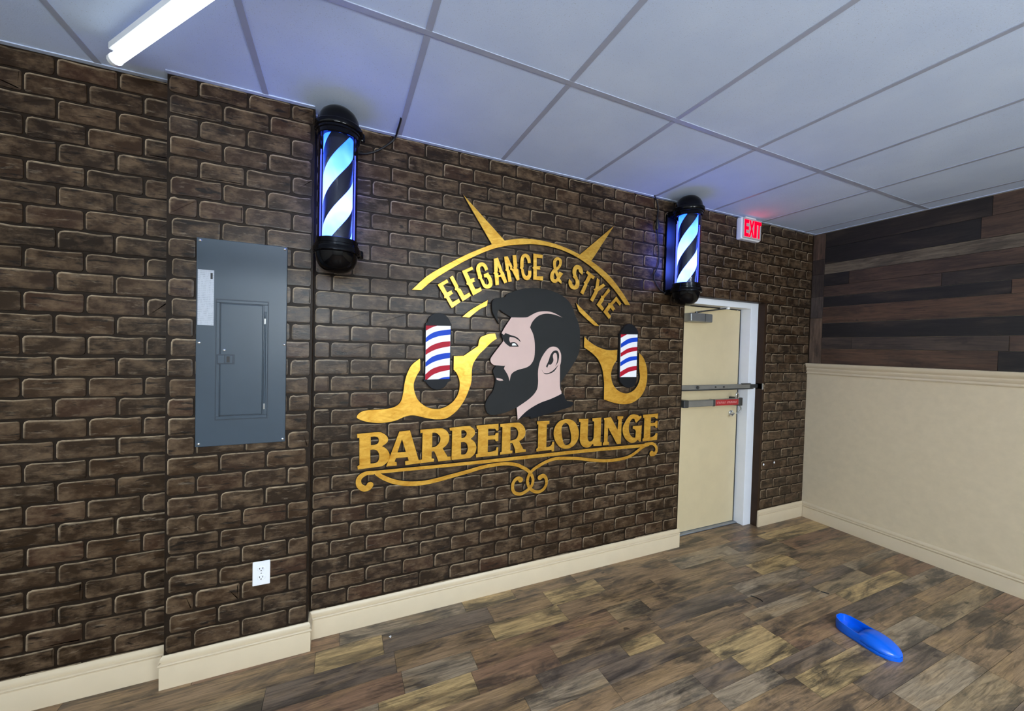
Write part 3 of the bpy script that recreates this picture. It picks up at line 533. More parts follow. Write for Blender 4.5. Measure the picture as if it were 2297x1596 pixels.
STROKES = [
  ('underline', [(-0.0914,0.8507,0.0091),(0.3468,0.8479,0.0098),(0.7989,0.849,0.0112),(1.3485,0.8511,0.0119),(1.7668,0.8466,0.012),(1.8523,0.8498,0.0115)]),
  ('scroll_end', [(-0.0912,0.8494,0.0103),(-0.1232,0.8509,0.0107),(-0.1458,0.8444,0.0121),(-0.1624,0.8318,0.0131),(-0.1695,0.8144,0.0133),(-0.1663,0.7922,0.0145),(-0.1537,0.7761,0.0158),(-0.1366,0.7679,0.0161),(-0.1196,0.7719,0.0166),(-0.1107,0.7842,0.0176)]),
  ('curve', [(-0.0819,0.8459,0.0098),(-0.0441,0.8182,0.0124),(0.006,0.7912,0.013),(0.0669,0.7714,0.0132),(0.1289,0.7626,0.0128),(0.1922,0.7614,0.0124),(0.27,0.77,0.0121),(0.3483,0.7827,0.0117),(0.4503,0.7991,0.0114),(0.5366,0.8149,0.011),(0.6387,0.8218,0.0106),(0.7098,0.8186,0.0108),(0.7721,0.8042,0.0109),(0.7946,0.7925,0.0106),(0.8333,0.7711,0.0107),(0.8579,0.7511,0.0105),(0.873,0.732,0.0102),(0.8834,0.7089,0.0099),(0.886,0.6867,0.0099),(0.8788,0.6613,0.0099),(0.8611,0.6416,0.0102),(0.8327,0.6246,0.0105),(0.8044,0.6153,0.0104),(0.7806,0.6173,0.0104),(0.7568,0.629,0.0103),(0.7434,0.6522,0.0103),(0.7426,0.6802,0.0103),(0.7502,0.7007,0.0103),(0.7661,0.7149,0.0115),(0.7825,0.7173,0.0132),(0.797,0.7059,0.0173)]),
  ('curve', [(1.8266,0.8451,0.0101),(1.7845,0.8285,0.0107),(1.7378,0.8027,0.011),(1.6736,0.7755,0.0109),(1.5885,0.7639,0.0107),(1.466,0.7644,0.0109),(1.3458,0.7807,0.0107),(1.2288,0.8027,0.0105),(1.0973,0.8167,0.0106),(1.0425,0.8174,0.0105),(0.992,0.8078,0.0104),(0.9425,0.7905,0.0103),(0.8939,0.7669,0.0102),(0.8654,0.7437,0.0099),(0.8516,0.7191,0.0096),(0.8463,0.6958,0.0096),(0.8506,0.6713,0.0096),(0.8635,0.6446,0.0099),(0.8859,0.6253,0.0103),(0.9132,0.6135,0.0103),(0.9404,0.6128,0.0103),(0.9675,0.626,0.0101),(0.9843,0.6506,0.0098),(0.9865,0.677,0.0101),(0.979,0.7002,0.0113),(0.9597,0.7146,0.013),(0.9364,0.705,0.0165)]),
  ('scroll_end', [(1.8157,0.854,0.0107),(1.8644,0.8552,0.0111),(1.8974,0.8514,0.0115),(1.9248,0.8314,0.0116),(1.9341,0.8076,0.0116),(1.9285,0.7851,0.013),(1.909,0.7741,0.0157),(1.8873,0.7785,0.021)]),
]


# ------------------------------------------------------------------ the setting
H = 2.695                      # ceiling height
XL, XR, YB = -3.2, 3.845, -7.0  # left wall, right wall, wall behind the camera
rng = random.Random(7)

# --- floor and its planks
fl = MB().box(XL, XR + 0.1, YB, 0.17, -0.08, -0.004).build('floor', M['rubber'])
tag(fl, 'wood-look plank floor in mixed brown, grey and tan boards', 'floor', kind='structure')
edges = [0.115, -0.005, -0.11, -0.25, -0.387, -0.515, -0.645, -0.73, -0.827, -0.928, -1.04, -1.13]
while edges[-1] > -2.5: edges.append(edges[-1] - rng.choice((0.10, 0.125, 0.135)))
TAN, GRY, BRN, DRK, RED_B, GRN = srgb(180, 152, 106), srgb(151, 133, 110), srgb(142, 116, 88), srgb(114, 98, 84), srgb(134, 104, 81), srgb(148, 127, 98)
PALETTE = [BRN, BRN, BRN, BRN, GRY, DRK, RED_B, GRN, GRN]
KNOWN = {1: [(-0.25, GRY), (0.426, TAN), (0.75, BRN)], 2: [(-0.36, TAN), (-0.045, DRK), (0.55, BRN), (0.93, TAN), (1.32, BRN), (2.60, DRK), (3.0, TAN)],
         3: [(-0.55, DRK), (0.0, BRN), (0.506, TAN), (0.95, BRN)], 4: [(-0.6, RED_B), (0.017, GRY), (0.36, RED_B), (1.204, GRN), (1.46, BRN), (2.465, TAN), (2.9, BRN)],
         5: [(-0.097, TAN), (0.323, RED_B), (0.75, BRN)], 6: [(0.6, DRK), (1.097, TAN), (1.333, BRN), (3.165, GRY)], 7: [(0.5, GRY), (0.9, DRK), (1.5, BRN)],
         8: [(0.9, BRN), (1.515, TAN), (1.95, BRN), (2.70, TAN)], 9: [(0.7, GRY), (1.30, DRK), (1.58, TAN), (1.96, RED_B), (2.5, DRK)], 10: [(0.8, BRN), (1.30, GRY), (1.7, DRK), (2.2, BRN)], 11: [(0.9, DRK), (1.25, BRN), (1.75, TAN), (2.3, GRY)]}
for i in range(len(edges) - 1):
    y1, y0 = edges[i], edges[i + 1]
    x_end = 3.163 if i == 0 else XR - 0.02
    fixed = sorted(KNOWN.get(i, []))
    cuts = []
    x = 2.20 if i == 0 else -1.9 - rng.uniform(0, 0.5)
    col = rng.choice(PALETTE)
    stops = fixed + [(x_end, None)]
    for sx, sc in stops:
        while sx - x > 1.05:
            nx = x + rng.uniform(0.42, 0.85)
            if sx - nx < 0.3: break
            cuts.append((x, nx, col)); x = nx; col = rng.choice(PALETTE)
        if sx > x: cuts.append((x, sx, col)); x = sx
        col = sc
    for a, b_, c in cuts:
        o = MB().box(a + 0.0008, b_ - 0.0008, y0 + 0.0008, y1 - 0.0008, -0.004, 0.0).build('floor_plank', M['floor_wood'], fl)
        o.color = c
o = MB().box(XL, XR, YB, edges[-1], -0.004, 0.0).build('floor_boards_beyond', M['floor_wood'], fl); o.color = BRN; o['kind'] = 'stuff'

# --- main wall, pilaster, the walls out of view
wall_back = MB().box(XL, 2.195, 0, 0.2, -0.05, H + 0.08).box(3.163, XR + 0.1, 0, 0.2, -0.05, H + 0.08).box(2.195, 3.163, 0, 0.2, 2.0, H + 0.08).build('wall_back', M['mortar'])
wall_back.data.materials.append(M['brown_paint'])
for p in wall_back.data.polygons:
    if abs(p.normal.x) > 0.9 or p.normal.z < -0.9: p.material_index = 1
MB().box(3.1632, 3.187, -0.003, 0.001, 0.14, 2.0).build('painted_margin', M['brown_paint'], wall_back)
tag(wall_back, 'wall painted as dark brown brickwork behind the gold barber sign', 'wall', kind='structure')
PX0, PX1, PD = -0.965, -0.398, 0.08
pil = MB().box(PX0, PX1, -PD, 0.0, -0.05, H + 0.06).build('wall_pilaster', M['mortar'])
pil.data.materials.append(M['brown_paint'])
for p in pil.data.polygons:
    if abs(p.normal.x) > 0.9: p.material_index = 1
tag(pil, 'shallow brick-painted pilaster carrying the grey breaker panel', 'wall', kind='structure')
wl = MB().box(XL - 0.1, XL, YB, 0.1, -0.05, H + 0.08).build('wall_left', M['plaster'])
tag(wl, 'plain pale side wall on the left of the room', 'wall', kind='structure')
wf = MB().box(XL, XR, YB - 0.1, YB, -0.05, H + 0.08).build('wall_front', M['plaster'])
tag(wf, 'plain pale wall behind the viewer', 'wall', kind='structure')

def outline(w, h, rg):
    """rounded, slightly wavering brick outline, counter-clockwise seen from the room"""
    r = {'tl': rg.uniform(0.013, 0.022), 'tr': rg.uniform(0.006, 0.012), 'br': rg.uniform(0.006, 0.013), 'bl': rg.uniform(0.008, 0.015)}
    k = min(1.0, w / 0.09)
    for q in r: r[q] = min(r[q] * k, h * 0.4)
    W, T = w / 2, h / 2
    pts = []
    def arc(cx, cz, rr, a0):
        for t in (0, 45, 90): pts.append([cx + rr * math.cos(R(a0 + t)), cz + rr * math.sin(R(a0 + t))])
    arc(W - r['tr'], T - r['tr'], r['tr'], 0)
    if w > 0.08:
        for f in (0.2, -0.15): pts.append([W * 2 * f, T + rg.uniform(-0.004, 0.0015)])
    arc(-W + r['tl'], T - r['tl'], r['tl'], 90)
    arc(-W + r['bl'], -T + r['bl'], r['bl'], 180)
    if w > 0.08: pts.append([rg.uniform(-0.3, 0.3) * W, -T + rg.uniform(-0.001, 0.003)])
    arc(W - r['br'], -T + r['br'], r['br'], 270)
    return [Vector((p[0] + rg.uniform(-1, 1) * 0.0008, p[1] + rg.uniform(-1, 1) * 0.0008)) for p in pts]

def brick_geo(w, h, seed):
    rg = random.Random(seed)
    o = outline(w, h, rg); n = len(o)
    nor = []
    for i in range(n):
        t = o[(i + 1) % n] - o[i - 1]; nor.append(Vector((t.y, -t.x)).normalized())
    inset = lambda d: [p - q * d for p, q in zip(o, nor)]
    wid = rg.uniform(0.006, 0.010)
    rings = [(o, 0.0), (inset(0.0012), -0.0030), (inset(wid), -0.0034)]
    gain = rg.uniform(0.65, 1.0) * (0.35 if rg.random() < 0.12 else 1.0); fade = rg.uniform(0.2, 0.9)
    vs, st, ed = [], [], []
    for k, (ring, y) in enumerate(rings):
        for p, q in zip(ring, nor):
            vs.append((p.x, y, p.y))
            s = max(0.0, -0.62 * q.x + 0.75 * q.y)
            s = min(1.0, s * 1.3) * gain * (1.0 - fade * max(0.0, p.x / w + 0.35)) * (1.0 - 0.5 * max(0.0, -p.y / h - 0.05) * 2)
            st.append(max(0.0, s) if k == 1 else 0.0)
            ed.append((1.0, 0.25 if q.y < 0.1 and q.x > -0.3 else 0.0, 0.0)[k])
    fs = [(k * n + i, k * n + (i + 1) % n, (k + 1) * n + (i + 1) % n, (k + 1) * n + i) for k in range(2) for i in range(n)]
    fs = [f[::-1] for f in fs]
    fs.append(tuple(range(2 * n, 3 * n)))
    return vs, fs, st, ed

BCACHE = {}
def brick_mesh(w, h, v):
    key = (round(w, 3), round(h, 3), v)
    if key not in BCACHE:
        vs, fs, st, ed = brick_geo(w, h, hash(key) & 0xffff)
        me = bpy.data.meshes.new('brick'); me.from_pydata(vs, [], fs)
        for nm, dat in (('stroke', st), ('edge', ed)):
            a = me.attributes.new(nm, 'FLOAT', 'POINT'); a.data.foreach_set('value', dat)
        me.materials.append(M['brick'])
        BCACHE[key] = me
    return BCACHE[key]

def lay_bricks(parent, y, spans, z0, pitch_z, pitch_x, off_even, off_odd, gap=0.0075, limit=300, zmin=0.128, zmax=H - 0.002):
    """running bond in the painted rows; spans(z) gives the stretches of wall that carry bricks at that height"""
    todo = []
    for k in range(-3, 40):
        a, b_ = z0 + k * pitch_z, z0 + (k + 1) * pitch_z
        b2, a2 = min(b_, zmax), max(a, zmin)
        if b2 - a2 < 0.02: continue
        for s0, s1 in spans(0.5 * (a + b_)):
            off = off_even if k % 2 == 0 else off_odd
            j0 = math.floor((s0 - off) / pitch_x) - 1
            for j in range(j0, j0 + 60):
                xa, xb = off + j * pitch_x, off + (j + 1) * pitch_x
                xa += 0.006 * math.sin(k * 12.9 + j * 4.1); xb += 0.006 * math.sin(k * 12.9 + (j + 1) * 4.1)
                xa, xb = max(xa, s0), min(xb, s1)
                if xb - xa < 0.035: continue
                todo.append(((xa + xb) / 2, (a2 + b2) / 2 + 0.002 * math.sin(j * 7.7 + k), xb - xa - gap, b2 - a2 - gap))
    def size(t):
        v = Vector((t[0], y, t[1])) - CAM
        return -t[2] * t[3] * abs(v.y) / v.length ** 3
    todo.sort(key=size)
    for i, (cx, cz, w, h) in enumerate(todo[:limit]):
        o = bpy.data.objects.new('brick', brick_mesh(w, h, rng.randrange(6)))
        COL.objects.link(o); o.parent = parent; o.location = (cx, y, cz)
    rest = todo[limit:]
    if rest:
        V, F, ST, ED = [], [], [], []
        for cx, cz, w, h in rest:
            vs, fs, st, ed = brick_geo(w, h, rng.randrange(1 << 20))
            b0 = len(V)
            V += [(v[0] + cx, v[1] + y, v[2] + cz) for v in vs]; F += [tuple(i + b0 for i in f) for f in fs]; ST += st; ED += ed
        me = bpy.data.meshes.new('brick_courses'); me.from_pydata(V, [], F)
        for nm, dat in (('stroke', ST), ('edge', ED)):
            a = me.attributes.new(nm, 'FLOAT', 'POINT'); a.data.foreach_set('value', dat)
        o = link('brick_courses', me, M['brick'], parent); o['kind'] = 'stuff'

def main_spans(z):
    left = [(-1.75, PX0 - 0.002)]
    return left + ([(PX1 + 0.004, 3.83)] if z > 2.0 else [(PX1 + 0.004, 2.188), (3.19, 3.822)])
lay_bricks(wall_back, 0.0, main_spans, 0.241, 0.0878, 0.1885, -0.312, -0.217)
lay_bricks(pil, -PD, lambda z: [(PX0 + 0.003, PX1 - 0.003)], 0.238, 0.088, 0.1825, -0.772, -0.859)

# --- right wall: beige dado, rail, reclaimed boards
wall_right = MB().box(XR + 0.015, XR + 0.12, YB, 0.1, -0.05, H + 0.08).build('wall_right', M['beige'])
tag(wall_right, 'right-hand wall, beige below and clad with dark barn boards above', 'wall', kind='structure')
MB().box(3.82, XR + 0.015, YB, -0.0005, 0, 1.44).build('wainscot', M['beige'], wall_right)
prof = [(0, 1.375), (-0.010, 1.375), (-0.013, 1.383), (-0.010, 1.395), (-0.018, 1.405), (-0.021, 1.418), (-0.015, 1.428), (-0.026, 1.440), (-0.032, 1.452), (-0.032, 1.470), (-0.028, 1.474), (0.03, 1.474), (0.03, 1.375)]
o = MB().extrude([(3.82 + d, 0, z) for d, z in prof], (0, YB, 0), (0, -0.0005, 0)).build('trim_1', M['cream'], sm=30)
tag(o, 'cream moulded rail capping the beige half-height wall', 'trim', kind='structure')
rows = [2.69, 2.55, 2.40, 2.305, 2.195, 2.095, 2.0, 1.85, 1.717, 1.612, 1.474]
BK, TB, B1, B2, B3 = srgb(36, 31, 28), srgb(128, 114, 96), srgb(92, 70, 56), srgb(104, 76, 56), srgb(84, 70, 60)
rowcol = [srgb(46, 38, 33), BK, TB, B1, B1, BK, B2, BK, B3, B2]
for i in range(10):
    y = -0.1; first = True
    while y > -2.7:
        ln = {3: 0.194, 8: 0.234}.get(i) if first else None
        ln = ln or rng.uniform(0.7, 1.5)
        c = rowcol[i] if (first and i not in (3,)) else (BK if i == 3 and first else (rowcol[i] if y > -0.5 else rng.choice(rowcol)))
        x0 = XR - rng.uniform(0.0, 0.007)
        o = MB().box(x0, XR + 0.015, y - ln + 0.001, y - 0.001, rows[i + 1] + 0.0012, rows[i] - 0.0012).build('wood_plank', M['barn_wood'], wall_right)
        o.color = c; y -= ln; first = False
for z1, z0, c in ((2.69, 2.45, srgb(112, 86, 70)), (2.45, 2.31, srgb(78, 62, 52)), (2.31, 2.10, srgb(70, 58, 50)), (2.10, 1.90, srgb(92, 80, 72)), (1.90, 1.474, srgb(120, 98, 80))):
    o = MB().box(XR - 0.008, XR + 0.015, -0.099, -0.002, z0 + 0.001, z1 - 0.001).build('corner_board', M['barn_wood_up'], wall_right)
    o.color = c

# --- baseboards
BP = [(0, 0), (0.013, 0), (0.013, 0.094), (0.0115, 0.097), (0.0085, 0.0985), (0.0085, 0.1015), (0.016, 0.1045), (0.0178, 0.109), (0.016, 0.1135), (0.0078, 0.117), (0.0078, 0.120), (0.0122, 0.123), (0.0125, 0.131), (0.009, 0.140), (0.004, 0.146), (0, 0.146)]
def bb(m, x0, x1, y):      # run along x on a wall facing -y
    m.extrude([(0, y - d, z) for d, z in BP], (x0, 0, 0), (x1, 0, 0))
m = MB(); bb(m, PX1 + 0.0, 2.213, 0.0)
tag(m.build('baseboard_back', M['cream'], sm=30), 'long cream baseboard under the sign wall', 'baseboard', kind='structure')
m = MB(); bb(m, 3.166, 3.8205, 0.0)
tag(m.build('baseboard_corner', M['cream'], sm=30), 'short cream baseboard between exit door and corner', 'baseboard', kind='structure')
m = MB(); bb(m, XL, PX0, 0.0)
tag(m.build('baseboard_recess', M['cream'], sm=30), 'cream baseboard on the wall left of the pilaster', 'baseboard', kind='structure')
m = MB(); k = len(BP); vs = []
for cx, cy, sx, sy in ((PX0, 0, -1, 0), (PX0, -PD, -1, -1), (PX1, -PD, 1, -1), (PX1, 0, 1, 0)):   # mitred round the two corners
    vs += [(cx + sx * d, cy + sy * d, z) for d, z in BP]
m.add(vs, [(i * k + j, i * k + (j + 1) % k, (i + 1) * k + (j + 1) % k, (i + 1) * k + j) for i in range(3) for j in range(k)])
tag(m.build('baseboard_pilaster', M['cream'], sm=30), 'cream baseboard wrapped round the pilaster foot', 'baseboard', kind='structure')
m = MB(); m.extrude([(3.82 - d, 0, z) for d, z in BP], (0, YB, 0), (0, -0.016, 0))
tag(m.build('baseboard_right', M['cream'], sm=30), 'cream baseboard along the beige half-height wall', 'baseboard', kind='structure')

# --- suspended ceiling
ceil = MB().box(XL, XR + 0.1, YB, 0.1, H + 0.06, H + 0.10).build('ceiling', M['mortar'])
tag(ceil, 'suspended ceiling of pale speckled tiles in a metal grid', 'ceiling', kind='structure')
gx = [0.61 * k + 0.008 for k in range(-6, 7)]
gx = [XL] + [g for g in gx if XL + 0.05 < g < XR - 0.05] + [XR + 0.015]
gy = [0.0, -0.783] + [-0.783 - 1.22 * k for k in range(1, 6)]
gy = [g for g in gy if g > YB] + [YB]
for i in range(len(gx) - 1):
    for j in range(len(gy) - 1):
        dz = rng.uniform(0.0, 0.0015)
        MB().box(gx[i] + 0.002, gx[i + 1] - 0.002, gy[j + 1] + 0.002, gy[j] - 0.002, H + 0.0012 + dz, H + 0.018).build('ceiling_tile', M['tile'], ceil)
for j in range(1, len(gy) - 1):
    MB().box(XL, XR + 0.015, gy[j] - 0.012, gy[j] + 0.012, H - 0.001, H + 0.04).build('grid_bar', M['grid'], ceil)
for i in range(1, len(gx) - 1):
    for j in range(len(gy) - 1):
        MB().box(gx[i] - 0.012, gx[i] + 0.012, gy[j + 1] + 0.012, gy[j] - (0.012 if j else 0.0), H - 0.0005, H + 0.04).build('grid_bar', M['grid'], ceil)
for x0, x1, y in ((PX1, XR + 0.015, 0.0), (PX0, PX1, -PD), (XL, PX0, 0.0)):
    MB().box(x0, x1, y - 0.022, y, H - 0.0025, H + 0.03).build('wall_angle', M['angle'], ceil)
MB().box(XR - 0.016, XR + 0.004, YB, -0.022, H - 0.0025, H + 0.03).build('wall_angle', M['angle'], ceil)

# ------------------------------------------------------------------ exit door
DX0, DX1, DTOP = 2.195, 3.163, 2.0
door = empty('door_1', (DX0, 0.06, 0))
tag(door, 'beige steel exit door in a white metal frame with push bar', 'door', kind='structure')
m = MB()
m.box(DX1 - 0.099, DX1, 0.057, 0.2, 0, DTOP).box(DX0, DX0 + 0.055, 0.057, 0.2, 0, DTOP).box(DX0 + 0.055, DX1 - 0.099, 0.057, 0.2, 1.949, DTOP)
m.build('door_frame', M['frame'], door, bevel=0.003)
MB().box(2.252, 3.049, 0.148, 0.188, 0.014, 1.938).build('door_leaf', M['door'], door, bevel=0.002)
MB().box(3.0495, 3.0638, 0.150, 0.170, 0.0, 1.945).build('gasket', M['slot'], door)
MB().box(2.252, 3.064, 0.190, 0.199, 0.0, 1.949).build('gap_backing', M['slot'], door)
# closer
cl = MB().box(2.338, 2.592, 0.062, 0.149, 1.803, 1.874).build('door_closer', M['steel'], door, bevel=0.008)
MB().box(2.500, 2.506, 0.0612, 0.07, 1.806, 1.871).build('closer_seam', M['steel_dark'], cl)
MB().cyl((2.43, 0.09, 1.872), (2.43, 0.09, 1.888), 0.012).build('closer_pivot', M['steel_dark'], cl, sm=40)
m = MB().cyl((2.43, 0.09, 1.884), (2.475, 0.075, 1.892), 0.007).cyl((2.475, 0.075, 1.892), (2.80, 0.095, 1.938), 0.006)
m.build('closer_arm', M['steel_dark'], cl, sm=40)
MB().box(2.785, 2.815, 0.075, 0.149, 1.93, 1.962).build('closer_shoe', M['white'], cl, bevel=0.003)
# push bar
pb = MB().box(2.285, 2.960, 0.052, 0.095, 1.098, 1.152).build('push_bar', M['steel'], door, bevel=0.006)
MB().box(2.281, 2.335, 0.048, 0.149, 1.094, 1.156).build('bar_end', M['steel_dark'], pb, bevel=0.006)
MB().box(2.938, 2.990, 0.050, 0.149, 1.088, 1.160).build('latch_housing', M['steel_dark'], pb, bevel=0.005)
MB().box(2.622, 2.640, 0.049, 0.095, 1.096, 1.154).build('bar_collar', M['steel_dark'], pb, bevel=0.002)
rl = MB().box(2.648, 2.932, 0.0495, 0.056, 1.100, 1.150).build('red_label', M['red_label'], pb, bevel=0.001)
m = MB()   # the two worn, unreadable words printed on the label
for x0, cnt, st in ((2.664, 9, 0.0120), (2.788, 11, 0.0114)):
    for k in range(cnt):
        x = x0 + k * st; up = rng.random() < 0.5
        m.box(x, x + 0.0025, 0.049, 0.0497, 1.118, 1.134)
        m.box(x, x + 0.0085, 0.049, 0.0497, 1.1315 if up else 1.118, 1.134 if up else 1.1205)
m.build('label_print', M['pale_print'], rl)
# lever lock below and above the bar
lk = MB().lathe([(0.0, 0), (0.028, 0), (0.028, 0.012), (0.02, 0.018), (0.011, 0.02), (0.011, 0.035), (0.0, 0.035)], 0, 0, 24).mesh('door_knob')
lk.transform(Matrix.Translation((2.965, 0.149, 1.008)) @ Matrix.Rotation(R(90), 4, 'X')); smooth(lk, 40)
kn = link('door_knob', lk, M['chrome'], door)
MB().cyl((2.965, 0.114, 1.008), (2.925, 0.108, 0.99), 0.008, r1=0.010).build('key_turn', M['chrome'], kn, sm=40)
tube('door_chain', [(2.965, 0.06, 1.095), (2.975, 0.055, 1.06), (2.962, 0.06, 1.03), (2.945, 0.075, 1.02)], 0.006, M['steel'], door)
tube('shackle', [(2.912, 0.06, 1.150), (2.905, 0.055, 1.185), (2.920, 0.055, 1.205), (2.937, 0.055, 1.185), (2.945, 0.06, 1.150)], 0.007, M['chrome'], door)
# threshold
o = MB().box(2.252, 3.064, 0.116, 0.189, 0.0, 0.011).build('trim_2', M['threshold'], bevel=0.003)
tag(o, 'grey metal threshold strip under the exit door', 'trim', kind='structure')

sb = empty('security_bar', (2.20, 0.05, 1.24))
tag(sb, 'grey steel barricade bar fixed across the exit door', 'security bar')
MB().box(2.2, 3.10, 0.038, 0.056, 1.243, 1.281).build('bar', M['steel'], sb, bevel=0.003)
MB().box(2.2, 3.10, 0.030, 0.0565, 1.236, 1.2425).build('lower_lip', M['steel_dark'], sb)
MB().box(3.06, 3.162, 0.034, 0.057, 1.246, 1.278).build('sliding_end', M['steel_dark'], sb, bevel=0.003)
MB().box(3.163, 3.177, -0.008, 0.05, 1.235, 1.288).build('wall_catch', M['chrome'], sb, bevel=0.002)
for x, r in ((2.41, 0.014), (2.62, 0.006), (2.72, 0.007)):
    MB().cyl((x, 0.030, 1.262), (x, 0.04, 1.262), r).build('bolt', M['steel_dark'], sb, sm=40)
MB().box(2.95, 3.06, 0.030, 0.044, 1.278, 1.288).build('bar_clip', M['steel_dark'], sb)

# ------------------------------------------------------------------ breaker panel
yP = -PD - 0.003
ep = empty('breaker_panel', (-0.682, yP, 1.07))
tag(ep, 'blue-grey steel breaker panel cover screwed to the pilaster', 'breaker panel')
MB().box(-0.857, -0.507, yP - 0.010, yP, 1.069, 2.005).build('cover', M['panel'], ep, bevel=0.0025)
m = MB()
for a in ((-0.782, -0.583, 1.722, 1.735), (-0.782, -0.583, 1.190, 1.204), (-0.782, -0.770, 1.204, 1.722), (-0.597, -0.583, 1.204, 1.722)):
    m.box(a[0], a[1], yP - 0.0145, yP - 0.009, a[2], a[3])
m.build('door_rim', M['panel'], ep, bevel=0.0015)
m = MB()
for a in ((-0.786, -0.579, 1.735, 1.7395), (-0.786, -0.579, 1.1855, 1.190), (-0.786, -0.782, 1.19, 1.735), (-0.583, -0.580, 1.19, 1.735)):
    m.box(a[0], a[1], yP - 0.0104, yP - 0.009, a[2], a[3])
for a in ((-0.770, -0.597, 1.7185, 1.722), (-0.770, -0.597, 1.204, 1.208), (-0.770, -0.7665, 1.204, 1.722)):
    m.box(a[0], a[1], yP - 0.0106, yP - 0.009, a[2], a[3])
m.build('door_gap', M['panel_dark'], ep)
dr = MB().box(-0.7665, -0.603, yP - 0.016, yP - 0.009, 1.208, 1.7185).build('panel_door', M['panel'], ep, bevel=0.005, bseg=4)
MB().cyl((-0.594, yP - 0.0155, 1.235), (-0.594, yP - 0.0155, 1.69), 0.0045).build('hinge_rod', M['panel'], dr, sm=50)
for z in (1.645, 1.245): MB().box(-0.598, -0.590, yP - 0.021, yP - 0.012, z - 0.014, z + 0.014).build('hinge_knuckle', M['steel'], dr, bevel=0.002)
la = MB().box(-0.778, -0.712, yP - 0.0175, yP - 0.009, 1.442, 1.488).build('latch_plate', M['panel_dark'], ep, bevel=0.001)
MB().box(-0.774, -0.750, yP - 0.020, yP - 0.015, 1.447, 1.483).build('latch_grip', M['panel'], la, bevel=0.0015)
MB().box(-0.747, -0.718, yP - 0.020, yP - 0.015, 1.447, 1.483).build('latch_slide', M['panel'], la, bevel=0.0015)
MB().box(-0.741, -0.729, yP - 0.0205, yP - 0.019, 1.451, 1.479).build('latch_window', M['slot'], la)
lb = MB().box(-0.851, -0.792, yP - 0.0112, yP - 0.0095, 1.617, 1.864).build('paper_label', M['label'], ep)
MB().box(-0.805, -0.797, yP - 0.0118, yP - 0.011, 1.825, 1.852).build('label_mark', M['slot'], lb)
for x, z in ((-0.844, 1.993), (-0.518, 1.993), (-0.845, 1.538), (-0.516, 1.538), (-0.844, 1.083), (-0.518, 1.083), (-0.751, 1.507)):
    s = MB().lathe([(0.0, 0.0035), (0.004, 0.003), (0.0062, 0.001), (0.0066, 0)], 0, 0, 14).mesh('screw')
    s.transform(Matrix.Translation((x, yP - 0.010 - (0.006 if z == 1.507 else 0), z)) @ Matrix.Rotation(R(90), 4, 'X')); smooth(s, 50)
    link('screw', s, M['chrome'], ep)

# ------------------------------------------------------------------ outlet
ou = empty('wall_outlet', (-0.599, yP, 0.385))
tag(ou, 'white duplex electrical outlet low on the pilaster', 'outlet')
MB().box(-0.635, -0.563, yP - 0.006, yP, 0.384, 0.499).build('cover_plate', M['white'], ou, bevel=0.003, bseg=3)
for zc in (0.462, 0.421):
    f = MB().lathe([(0, 0.0022), (0.0145, 0.002), (0.0165, 0)], 0, 0, 28).mesh('receptacle')
    f.transform(Matrix.Translation((-0.599, yP - 0.006, zc)) @ Matrix.Rotation(R(90), 4, 'X') @ Matrix.Diagonal((1.0, 0.86, 1, 1))); smooth(f, 40)
    rc = link('receptacle', f, M['white'], ou)
    for dx in (-0.0065, 0.0065): MB().box(-0.599 + dx - 0.0013, -0.599 + dx + 0.0013, yP - 0.0087, yP - 0.007, zc + 0.000, zc + 0.008).build('slot', M['slot'], rc)
    MB().cyl((-0.599, yP - 0.0087, zc - 0.0065), (-0.599, yP - 0.007, zc - 0.0065), 0.0026, 10).build('ground_hole', M['slot'], rc)
MB().cyl((-0.599, yP - 0.0072, 0.4415), (-0.599, yP - 0.005, 0.4415), 0.0025, 10).build('plate_screw', M['steel'], ou)

# ------------------------------------------------------------------ barber poles
def drum_stripes(name, mat, parent, cx, cy, r, z0, z1, lead, pitch, lo, hi, phase, seg=72):
    """slanting stripes of the drum film, one object per band: lo..hi of each pitch, clipped to z0..z1; film seam at the back"""
    for turn in range(-4, 6):
        runs, cur = [], []
        for i in range(seg):
            a0, a1 = [math.pi / 2 + 2 * math.pi * j / seg for j in (i, i + 1)]
            q = []
            for a in (a0, a1):
                base = z0 + pitch * (turn + phase) + lead * (a - 1.5 * math.pi) / (2 * math.pi)
                q.append((max(z0, min(z1, base + lo * pitch)), max(z0, min(z1, base + hi * pitch))))
            if max(q[0][1] - q[0][0], q[1][1] - q[1][0]) > 1e-6: cur.append((a0, a1, q))
        if not cur: continue
        P = lambda a, z: (cx + r * math.cos(a), cy + r * math.sin(a), z)
        m = MB()
        for a0, a1, q in cur: m.add([P(a0, q[0][0]), P(a1, q[1][0]), P(a1, q[1][1]), P(a0, q[0][1])], [(0, 1, 2, 3)])
        me = m.mesh(name, recalc=False)
        bm = bmesh.new(); bm.from_mesh(me); bmesh.ops.remove_doubles(bm, verts=bm.verts, dist=1e-5); bm.to_mesh(me); bm.free()
        smooth(me, 60); link(name, me, mat, parent)

